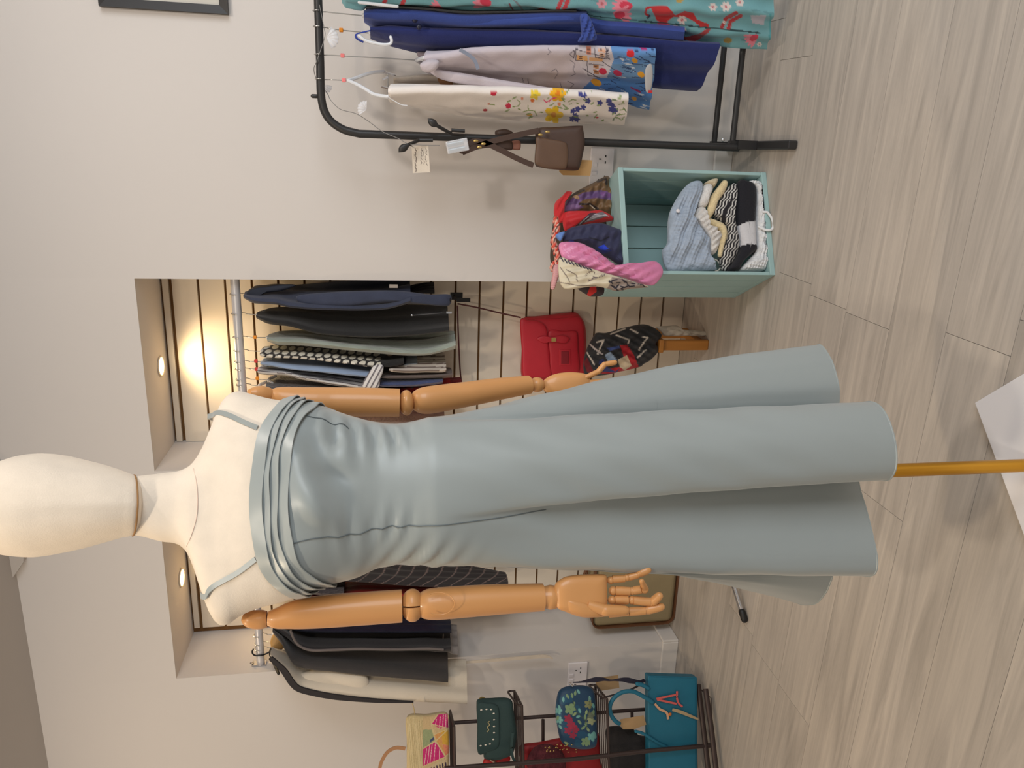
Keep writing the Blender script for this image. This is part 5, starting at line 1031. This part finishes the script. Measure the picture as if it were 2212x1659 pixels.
# ---- suitcase
sc0 = onZ(1462, 1362, 0.0); M_TAN = M('olive_tan_vinyl', (146, 130, 98), .55, var=.05, vscale=10, bump=.1, bscale=120); M_TRIM = M('brown_leather_trim', (104, 68, 44), .5, var=.06)
sx0, sy0 = sc0[0] + .004, sc0[1] + .035; sh = .385
su = thing('vintage_suitcase', 'olive tan vintage suitcase with brown leather edge on the niche floor', 'suitcase', (sx0 + .2, sy0 + .07, 0))
bevel(MB().box2((sx0 + .012, sy0, .004), (sx0 + .42, sy0 + .15, sh)).build('shell', M_TAN, su, smooth=False), .03, 5)
def rim(y_):
    P = []
    for (cx_, cz_, a0) in ((sx0 + .42 - .04, sh - .036, 0), (sx0 + .012 + .04, sh - .036, 90), (sx0 + .012 + .04, .044, 180), (sx0 + .42 - .04, .044, 270)):
        for q in np.radians(np.linspace(a0, a0 + 90, 7)): P.append((cx_ + .04 * math.cos(q), y_, cz_ + .04 * math.sin(q)))
    P.append(P[0]); MB().ribbon(np.array(P), .028, .006, (0, 1, 0)).build('edge_trim', M_TRIM, su)
rim(sy0 + .012); rim(sy0 + .138)
MB().tube(catmull([(sx0 + .16, sy0 + .075, sh), (sx0 + .17, sy0 + .075, sh + .03), (sx0 + .26, sy0 + .075, sh + .03), (sx0 + .27, sy0 + .075, sh)], 20), .007, 8).build('handle', M_TRIM, su)

# ---- chrome stand foot on the floor behind the dress
ft = onZ(1608, 1338, .012); hub = onZ(1555, 1170, .05); cs_ = thing('chrome_floor_stand', 'chrome leg with black rubber foot of a floor stand behind the dress', 'stand', (hub[0], hub[1], 0))
for k in range(3):
    q = 2 * math.pi * k / 3; d = ft - hub; e = np.array([d[0] * math.cos(q) - d[1] * math.sin(q), d[0] * math.sin(q) + d[1] * math.cos(q), d[2]])
    MB().tube([hub, hub + e * .93], .0095, 12).build('leg', M_STEEL, cs_); MB().tube([hub + e * .90, hub + e * 1.0], .0125, 12, True).build('rubber_foot', M_BLK, cs_)
MB().tube([hub - [0, 0, .01], hub + [0, 0, .35]], .013, 14).build('stem', M_STEEL, cs_)

# ================================================================== HANDBAG STAND
SB = np.array([-2.155, 2.455, 0]); SX = nrm([-.94, -.34, 0]); SY = np.array([SX[1], -SX[0], 0])       # SX along the shelves (leftwards), SY towards the wall
if SY[1] < 0: SY = -SY
SF = -SY
M_BRN = M('dark_bronze_wire', (66, 54, 52), .45, metal=.3, var=.05)
hs_ = thing('handbag_stand', 'dark bronze wire display stand with basket shelves full of handbags', 'display stand', SB + SX * .2)
def spt(x, y, d): return onP(x, y, SB + SY * d, SF)       # on a plane parallel to the stand's front, d behind its front right post
def post(pts, d, r=.008, n='post'): MB().tube([spt(x, y, d) for x, y in pts], r, 10).build(n, M_BRN, hs_)
post([(972, 1562), (1400, 1532), (1508, 1524)], .14, .0075); post([(960, 1660), (1240, 1640), (1400, 1622), (1536, 1610)], -.028, .0085)
post([(1173, 1554), (1173, 1600), (1172, 1680)], .14, .007, 'cross_bar'); post([(1365, 1535), (1366, 1580), (1366, 1700)], .14, .007, 'cross_bar')
SHX = {'top': 977, 'second': 1121, 'third': 1301, 'base': 1524}
for nm, xx in SHX.items():
    z = spt(xx, 1560, .05)[2]; dpt = .15; w0 = .0; L_ = .50
    a0 = spt(xx, {'top': 1535, 'second': 1492, 'third': 1478, 'base': 1476}[nm], .14); a0[2] = z
    cs4 = [a0, a0 + SX * L_, a0 + SX * L_ - SY * .17, a0 - SY * .17]
    ring = np.array(cs4 + [cs4[0]]); MB().tube(ring, .005 if nm != 'base' else .009, 8).build('shelf_frame', M_BRN, hs_)
    if nm in ('second', 'third'):
        endp = [a0 - SY * .17, a0 - SY * .17 + [0, 0, .0], a0 - SY * .15 + [0, 0, .016], a0 - SY * .06 + [0, 0, .024], a0 + [0, 0, .026], a0]
        MB().tube(catmull(endp, 24), .0042, 8).build('shelf_end', M_BRN, hs_)
    for k in range(6):
        u = (k + .5) / 6; q0 = a0 - SY * .17 * u; MB().tube([q0 + SX * .004, q0 + SX * L_], .0022, 6).build('shelf_wire', M_BRN, hs_)
for L in (((1508, 1478), (1518, 1560), (1532, 1680)), ((1524, 1488), (1536, 1570), (1549, 1680))):
    MB().tube([onZ(x, y, .03) for x, y in L], .011, 10).build('base_bar', M_BRN, hs_)
MB().tube([spt(1530, 1508, .1), spt(1538, 1516, .1)], .012, 10, True).build('foot', M_BLK, hs_)

GB = 'handbags on the bronze stand'
h7 = crop(860, 1480, 5.821); h8 = crop(1100, 1420, 5.821)
def sp_(d): return SB + SY * d
# straw clutch
def p_straw(p):
    rg = random.Random(6)
    for k in range(60):
        x = 879 + k * 1.6; p.line([(x, 1545 + rg.uniform(0, 20)), (x + 12, 1700)], .8, rg.choice(((176, 158, 116), (214, 198, 156))))
    def pl(L, c): p.poly(h7(L), c)
    pl([(310, 395), (620, 355), (650, 1100), (310, 1100)], (196, 170, 128))
    pl([(500, 372), (620, 355), (635, 530), (530, 545), (415, 490)], (190, 34, 108)); pl([(310, 800), (470, 710), (590, 905), (315, 1020)], (196, 40, 112)); pl([(310, 560), (430, 560), (465, 690), (310, 800)], (146, 156, 116))
    pl([(545, 570), (640, 545), (650, 760), (550, 740)], (206, 160, 60)); pl([(455, 620), (545, 580), (560, 760), (600, 880), (480, 700)], (206, 150, 90)); pl([(560, 745), (650, 760), (650, 850), (600, 890)], (214, 130, 100)); pl([(400, 690), (450, 650), (460, 680), (400, 725)], (70, 76, 110))
    pl([(360, 1040), (600, 920), (660, 1100), (360, 1150)], (196, 176, 140))
    for k in range(7): p.line(h7([(380 + 36 * k, 1060 - 14 * k), (400 + 36 * k, 1200)]), 3.2, (58, 44, 66))
    for a, b in (((330, 1000), (360, 800)), ((400, 975), (430, 730)), ((450, 950), (470, 715)), ((520, 930), (520, 800)), ((560, 540), (570, 365)), ((520, 540), (530, 400)), ((600, 530), (600, 370)), ((470, 500), (480, 430)), ((370, 985), (395, 760))): p.line(h7([a, b]), 1.2, (230, 190, 190))
    for L in ([(310, 800), (470, 705), (640, 545), (415, 490), (500, 370)], [(430, 560), (470, 705), (600, 900), (310, 1025)], [(415, 490), (455, 620), (645, 545)], [(600, 890), (650, 850)]): p.line(h7(L), 2, (206, 186, 140))
sc_ = thing('straw_clutch', 'straw clutch with pink, yellow and green woven patchwork on the top shelf', 'bag', spt(970, 1600, .06), GB)
patch('body', h7([(112, 402), (370, 378), (618, 356), (632, 500), (640, 760), (640, 1100), (640, 1300), (380, 1310), (112, 1310), (108, 1000), (108, 700)]), sp_(.04), SF, .014, printed('woven_straw', .85, .7, 120), sc_, back=.05, p=14, npts=420, rings=90, paint=p_straw, base=(198, 178, 134))
MB().ribbon(catmull([spt(x, y, .03) for x, y in h7([(90, 800), (40, 790), (-40, 790), (-140, 850), (-215, 980), (-230, 1100), (-200, 1240), (-100, 1320), (90, 1330)])], 50), .013, .004, SX).build('handle', M('tan_leather', (172, 126, 88), .5), sc_)
MB().tube(catmull([spt(x, y, .05) for x, y in h7([(205, 385), (205, 330), (180, 230)])], 10), .002, 6).build('tassel_cord', M('straw_cord', (190, 168, 124), .9), sc_)
# dark green purse
gp = thing('green_purse', 'dark green purse with pearl studs round its flap on the second shelf', 'bag', spt(1118, 1570, .06), GB)
M_GRN = M('dark_green_suede', (44, 66, 66), .75, var=.08, vscale=20, bump=.15, bscale=200)
patch('body', h7([(1010, 180), (1180, 165), (1350, 160), (1430, 195), (1450, 300), (1480, 500), (1490, 640), (1450, 830), (1410, 880), (1250, 935), (1090, 920), (1070, 860), (1000, 840), (995, 500), (985, 260)]), sp_(.05), SF, .03, M_GRN, gp, back=.03, p=8, npts=100)
pf = patch('flap', h7([(1000, 240), (1120, 225), (1220, 240), (1268, 300), (1278, 500), (1280, 700), (1250, 790), (1160, 830), (1005, 850), (1000, 540)]), sp_(.05) + SF * .028, SF, .008, M_GRN, gp, p=10, npts=90)
M_PEARL = M('pearl', (214, 210, 200), .3, var=0)
for q in ((1046, 312), (1112, 304), (1170, 306), (1203, 356), (1207, 436), (1207, 518), (1207, 598), (1198, 682), (1155, 740), (1100, 752), (1038, 762)): MB().ellipsoid(onP(*h7([q])[0], sp_(.05) + SF * .038, SF), (.0032, .002, .0045)).build('stud', M_PEARL, pf)
p0_ = [onP(*q, sp_(.05) + SF * .038, SF) for q in h7([(1115, 590), (1140, 560), (1122, 530), (1150, 500), (1132, 470), (1150, 455)])]
MB().tube(catmull(p0_, 24), .0022, 6).build('script_emblem', M('pale_gold', (196, 184, 140), .35, metal=.6, var=0), pf)
MB().ribbon(catmull([spt(x, y, -.008) for x, y in h7([(1440, 600), (1425, 760), (1440, 900), (1470, 960)])], 16), .010, .004, SX).build('strap_end', M_GRN, gp)
MB().tube(catmull([spt(x, y, .06) for x, y in h7([(1020, 175), (1050, 155), (1090, 165)])], 10), .003, 6).build('ring', M_BR, gp)
# red bags behind
M_WINE = M('wine_red_vinyl', (140, 24, 30), .5, var=.08)
r1 = thing('red_shoulder_bag', 'wine red shoulder bag with gold beads on the middle shelf of the stand', 'bag', spt(1295, 1640, .11), GB)
patch('body', h8([(130, 1110), (400, 1060), (700, 1000), (1080, 950), (1130, 1000), (1140, 1250), (1130, 1600), (150, 1600), (140, 1300)]), sp_(.108), SF, .022, M_WINE, r1, back=.012, p=8)
patch('fur_pompom', h8([(230, 1260), (330, 1120), (480, 1090), (620, 1140), (700, 1260), (680, 1420), (400, 1460), (240, 1400)]), sp_(.06), SF, .03, M('plum_fur', (84, 34, 42), .95, var=.35, vscale=60, bump=1, bscale=130), r1, p=2.4)
rg = random.Random(12); bd_ = MB()
for _ in range(26):
    q = onP(*h8([(rg.uniform(450, 850), rg.uniform(1095, 1195))])[0], sp_(.02), SF); MB().ellipsoid(q, (.0026, .0026, .0032), nu=8, nv=5).build('gold_bead', M_BR, r1)
r2 = thing('small_red_bag', 'small red bag peeking out below the dark green purse', 'bag', spt(1118, 1640, .08), GB)
patch('body', h7([(1065, 985), (1090, 925), (1140, 925), (1170, 960), (1240, 930), (1300, 870), (1390, 870), (1395, 960), (1200, 1010), (1080, 1010)]), sp_(.07), SF, .016, M('bright_red_vinyl', (176, 26, 32), .5), r2, back=.04)
MB().tube(catmull([spt(x, y, .03) for x, y in h7([(1155, 940), (1200, 965), (1240, 985), (1300, 975)])], 12), .003, 6).build('chain', M('rose_gold', (206, 164, 140), .3, metal=.7, var=0), r2)
# blue floral wash bag
def p_blue(p):
    G1, G2, G3 = (122, 150, 112), (140, 160, 116), (110, 168, 164)
    rg = random.Random(9)
    for _ in range(10): p.ell(rg.uniform(1200, 1298), rg.uniform(1480, 1620), rg.uniform(8, 20), rg.uniform(5, 10), (30, 88, 118), rg.uniform(0, 90), .5)
    F_ = lambda a, b: h8([(a, b)])[0]
    for a, b, r, c in ((765, 650, 12, G1), (740, 770, 9, (146, 40, 66)), (770, 830, 9, (150, 46, 74)), (740, 920, 9, (142, 40, 70)), (800, 870, 9, (158, 44, 70)), (835, 910, 8, (146, 40, 66)), (800, 980, 8, (142, 38, 66)), (1030, 800, 9, (150, 158, 120)), (1040, 1000, 10, G3), (960, 1060, 10, G1), (1000, 590, 10, (126, 130, 90)), (1030, 730, 8, (104, 116, 96)), (630, 790, 8, G3), (620, 670, 8, G3)): x, y = F_(a, b); p.flower(x, y, r, c, 5)
    for a, b, an in ((735, 490, 60), (790, 480, 80), (680, 530, 90), (830, 450, 100), (870, 430, 60), (815, 590, 100), (885, 670, 70), (820, 715, 140), (870, 745, 150), (885, 815, 50), (970, 690, 100), (965, 840, 90), (990, 905, 60), (930, 885, 140), (630, 630, 70), (610, 760, 100), (640, 875, 60), (1010, 520, 90), (955, 750, 90), (1060, 690, 90), (1060, 610, 80), (1075, 960, 60), (930, 1080, 90), (1000, 1075, 70), (720, 1080, 30)): x, y = F_(a, b); p.ell(x, y, 5.5, 2.6, rg.choice((G1, G2, G3)), an)
    p.line(h8([(800, 540), (850, 690), (960, 800), (980, 900)]), 1.3, (70, 86, 60)); p.line(h8([(1000, 500), (1020, 640), (960, 830)]), 1.3, (90, 96, 66))
fb = thing('floral_wash_bag', 'blue velvet bag printed with crimson and green flowers on the third shelf', 'bag', spt(1297, 1540, .06), GB)
patch('body', h8([(590, 560), (620, 430), (700, 370), (850, 350), (980, 360), (1060, 420), (1085, 600), (1100, 850), (1100, 1050), (1060, 1130), (900, 1150), (720, 1110), (640, 1030), (600, 850), (580, 700)]), sp_(.05), SF, .035, printed('blue_velvet_floral', .5, .1), fb, back=.028, p=5, npts=300, rings=70, paint=p_blue, base=(26, 62, 92))
MB().tube([spt(x, y, .03) for x, y in h8([(760, 320), (775, 345), (800, 360)])], .004, 8).build('clasp', M_STEEL, fb)
rb_ = [spt(x, y, .03) for x, y in h8([(800, 315), (900, 310), (1060, 285), (1180, 275), (1260, 288), (1340, 285), (1440, 280), (1560, 300), (1650, 312), (1690, 285), (1700, 315)])]
wdt = np.interp(np.linspace(0, 1, 60), [0, .12, .3, .5, .55, .75, .9, 1], [.004, .006, .021, .006, .006, .022, .014, .010])
MB().ribbon(catmull(rb_, 60), wdt, .003, SX).build('twisted_strap', M('ink_navy_webbing', (38, 36, 52), .8), fb)
MB().ribbon(catmull([spt(x, y, .06) for x, y in h8([(1150, 520), (1300, 475), (1450, 440), (1620, 360)])], 16), .007, .003, SX).build('thin_strap', M('dark_strap', (56, 50, 54), .7), fb)
for L, lb, d in (([(1075, 265), (1370, 222), (1385, 385), (1120, 425)], 'pale kraft card tag behind the twisted navy strap', .158), ([(1400, 780), (1690, 728), (1725, 845), (1580, 900), (1430, 905), (1395, 850)], 'brown card tag tied to the teal bag handle', .03)):
    tag(MB().prism([spt(x, y, d) for x, y in h8(L)], SY * .0012).build('card_tag', M('kraft_card_b', (176, 144, 104), .85), smooth=False), lb, 'tag')
# black clutch
tag(patch('black_clutch', h8([(1215, 930), (1240, 880), (1390, 865), (1430, 905), (1570, 905), (1640, 985), (2000, 1000), (2325, 1020), (2330, 1300), (2325, 1600), (1800, 1610), (1330, 1600), (1240, 1320), (1228, 1150), (1222, 1050)]), sp_(.095), SF, .02, fabric('black_nubuck', (32, 29, 31), .8), back=.03, p=9), 'black suede clutch leaning above the teal handbag', 'bag', GB)
# teal handbag
b3 = crop(1400, 1400, 5.53)
tb = thing('teal_handbag', 'teal leather handbag with a coral tassel charm on the bottom shelf', 'bag', spt(1507, 1570, .03), GB)
M_TEAL = M('teal_leather', (30, 106, 132), .5, var=.05, vscale=20, bump=.06, bscale=120)
q0 = [spt(x, y, .0) for x, y in b3([(5, 330), (590, 350), (590, 1600), (15, 1600)])]
bevel(MB().prism(q0, SY * .05).build('body', M_TEAL, tb, smooth=False), .006, 3)
MB().prism([spt(x, y, .0) - SY * .002 for x, y in b3([(12, 345), (560, 362), (560, 1560), (20, 1560)])], SY * .004).build('front_panel', M_TEAL, tb, smooth=False)
for L, d in (([(1800, 560), (1700, 500), (1560, 430), (1420, 440), (1310, 520), (1265, 630), (1290, 740), (1350, 815), (1380, 830)], -.008), ([(1610, 335), (1680, 350), (1750, 390)], .0)):
    MB().tube(catmull([spt(x, y, d) for x, y in h8(L)], 40), .0085, 10, True).build('handle', M_TEAL, tb)
MB().tube(catmull([spt(x, y, -.008) for x, y in h8([(1590, 930), (1700, 965), (1880, 1080), (1990, 1130)])], 20), .006, 10, True).build('handle', M_TEAL, tb)
M_CORAL = M('coral_suede', (206, 96, 92), .8); ch = MB()
for L in ([(100, 605), (340, 555)], [(110, 615), (340, 665)], [(345, 515), (345, 600), (365, 660), (410, 700)]): ch.ribbon(catmull([spt(x, y, -.010) for x, y in b3(L)], 12), .0075, .003, (0, 0, 1) if abs(L[0][1] - L[-1][1]) < 60 else SX)
ch.build('coral_charm', M_CORAL, tb)
MB().ribbon(catmull([spt(x, y, -.010) for x, y in b3([(290, 735), (380, 760), (480, 800), (600, 850)])], 12), [.012, .012, .013, .013, .013, .012, .012, .011, .011, .010, .008, .005], .002, SX).build('sand_tassel', M('sand_suede', (176, 154, 120), .85), tb)
MB().ribbon(catmull([spt(x, y, -.010) for x, y in b3([(80, 665), (140, 730), (220, 770), (240, 850)])], 12), .009, .002, SX).build('peach_tassel', M('peach_suede', (206, 160, 126), .8), tb)
MB().ellipsoid(spt(*b3([(262, 790)])[0], -.012), (.007, .005, .007)).build('amber_bead', M('amber', (196, 110, 40), .25), tb)

# ------------------------------------------------------------------ neighbouring clothes press against each other instead of crossing
from mathutils.bvhtree import BVHTree
from mathutils import Vector
from mathutils.kdtree import KDTree
def meshes_of(o):
    out = [o] if o.type == 'MESH' else []
    for c in o.children: out += meshes_of(c)
    return out
def world_verts(o):
    V = np.empty(len(o.data.vertices) * 3, 'f'); o.data.vertices.foreach_get('co', V)
    return V.reshape(-1, 3).astype(float)
def set_verts(o, V): o.data.vertices.foreach_set('co', V.astype('f').ravel()); o.data.update()
def settle(names, sgn, gap=.0006):
    """names run from the camera's side outwards; each is moved along X (sgn) off those before it"""
    done = []
    for nm in names:
        root = bpy.data.objects[nm]; base = np.array(root['_w']); ms = meshes_of(root)
        cloth = [m for m in ms if m.name.split('.')[0] in ('cloth', 'dress_cloth', 'bodice', 'skirt', 'skirt_cloth')]
        for m in cloth:
            if not done: break
            V = world_verts(m); W = V + base; need = np.zeros(len(W))
            for k, w_ in enumerate(W):
                far = None
                for t in done:
                    h = t.ray_cast(Vector((w_[0] + sgn * .5, w_[1], w_[2])), Vector((-sgn, 0, 0)), .56)
                    if h[0] is not None:
                        x = h[0][0]; far = x if far is None else (max(far, x) if sgn > 0 else min(far, x))
                if far is not None: need[k] = max(0.0, sgn * (far - w_[0]) + gap)
            m['_need'] = 1
            # keep a little thickness: the outer face goes a bit further than the face that touches
            col = None
            ed = np.empty(len(m.data.edges) * 2, 'i'); m.data.edges.foreach_get('vertices', ed); ed = ed.reshape(-1, 2)
            nrmx = np.empty(len(W) * 3, 'f'); m.data.vertices.foreach_get('normal', nrmx); nrmx = nrmx.reshape(-1, 3)[:, 0] * sgn
            need = np.where((need > 0) & (nrmx > 0), need + .004, need)
            off = need.copy(); deg = np.bincount(ed.ravel(), minlength=len(W)).clip(1)
            for _ in range(14):
                a_ = np.zeros(len(W)); np.add.at(a_, ed[:, 0], off[ed[:, 1]]); np.add.at(a_, ed[:, 1], off[ed[:, 0]])
                off = np.maximum(need, a_ / deg * .985)
            del m['_need']
            W2 = V.copy(); W2[:, 0] += sgn * off; set_verts(m, W2)
            kd = KDTree(len(V))
            for k, p in enumerate(V): kd.insert(Vector(p), k)
            kd.balance()
            for o in ms:
                if o in cloth: continue
                U = world_verts(o); sh = np.mean([off[kd.find(Vector(p))[1]] for p in U[::max(1, len(U) // 60)]])
                if len(cloth) == 1 or o.name.startswith('bow') or o.name.startswith('front_fold'): U[:, 0] += sgn * sh; set_verts(o, U)
        for o in ms:
            V = world_verts(o) + base; done.append(BVHTree.FromPolygons([Vector(p) for p in V], [tuple(f.vertices) for f in o.data.polygons]))
settle(['floral_skirt', 'castle_print_dress', 'navy_dress', 'royal_blue_dress', 'black_dress', 'printed_dress'], 1)
settle(['navy_jacket', 'black_shirt', 'black_jacket', 'fluffy_cardigan', 'houndstooth_jacket', 'light_blue_shirt', 'striped_blouse', 'striped_skirt', 'fringed_shawl', 'blue_knit', 'dark_fuzzy_cardigan', 'red_check_dress', 'beige_fur_gilet'], -1)
settle(['pinstripe_trousers', 'grey_boucle_top', 'red_jacket', 'navy_quilted_jacket', 'black_coat', 'charcoal_coat', 'cream_coat'], -1)
# ------------------------------------------------------------------ tidy helper properties
for o in bpy.data.objects:
    if '_w' in o: del o['_w']
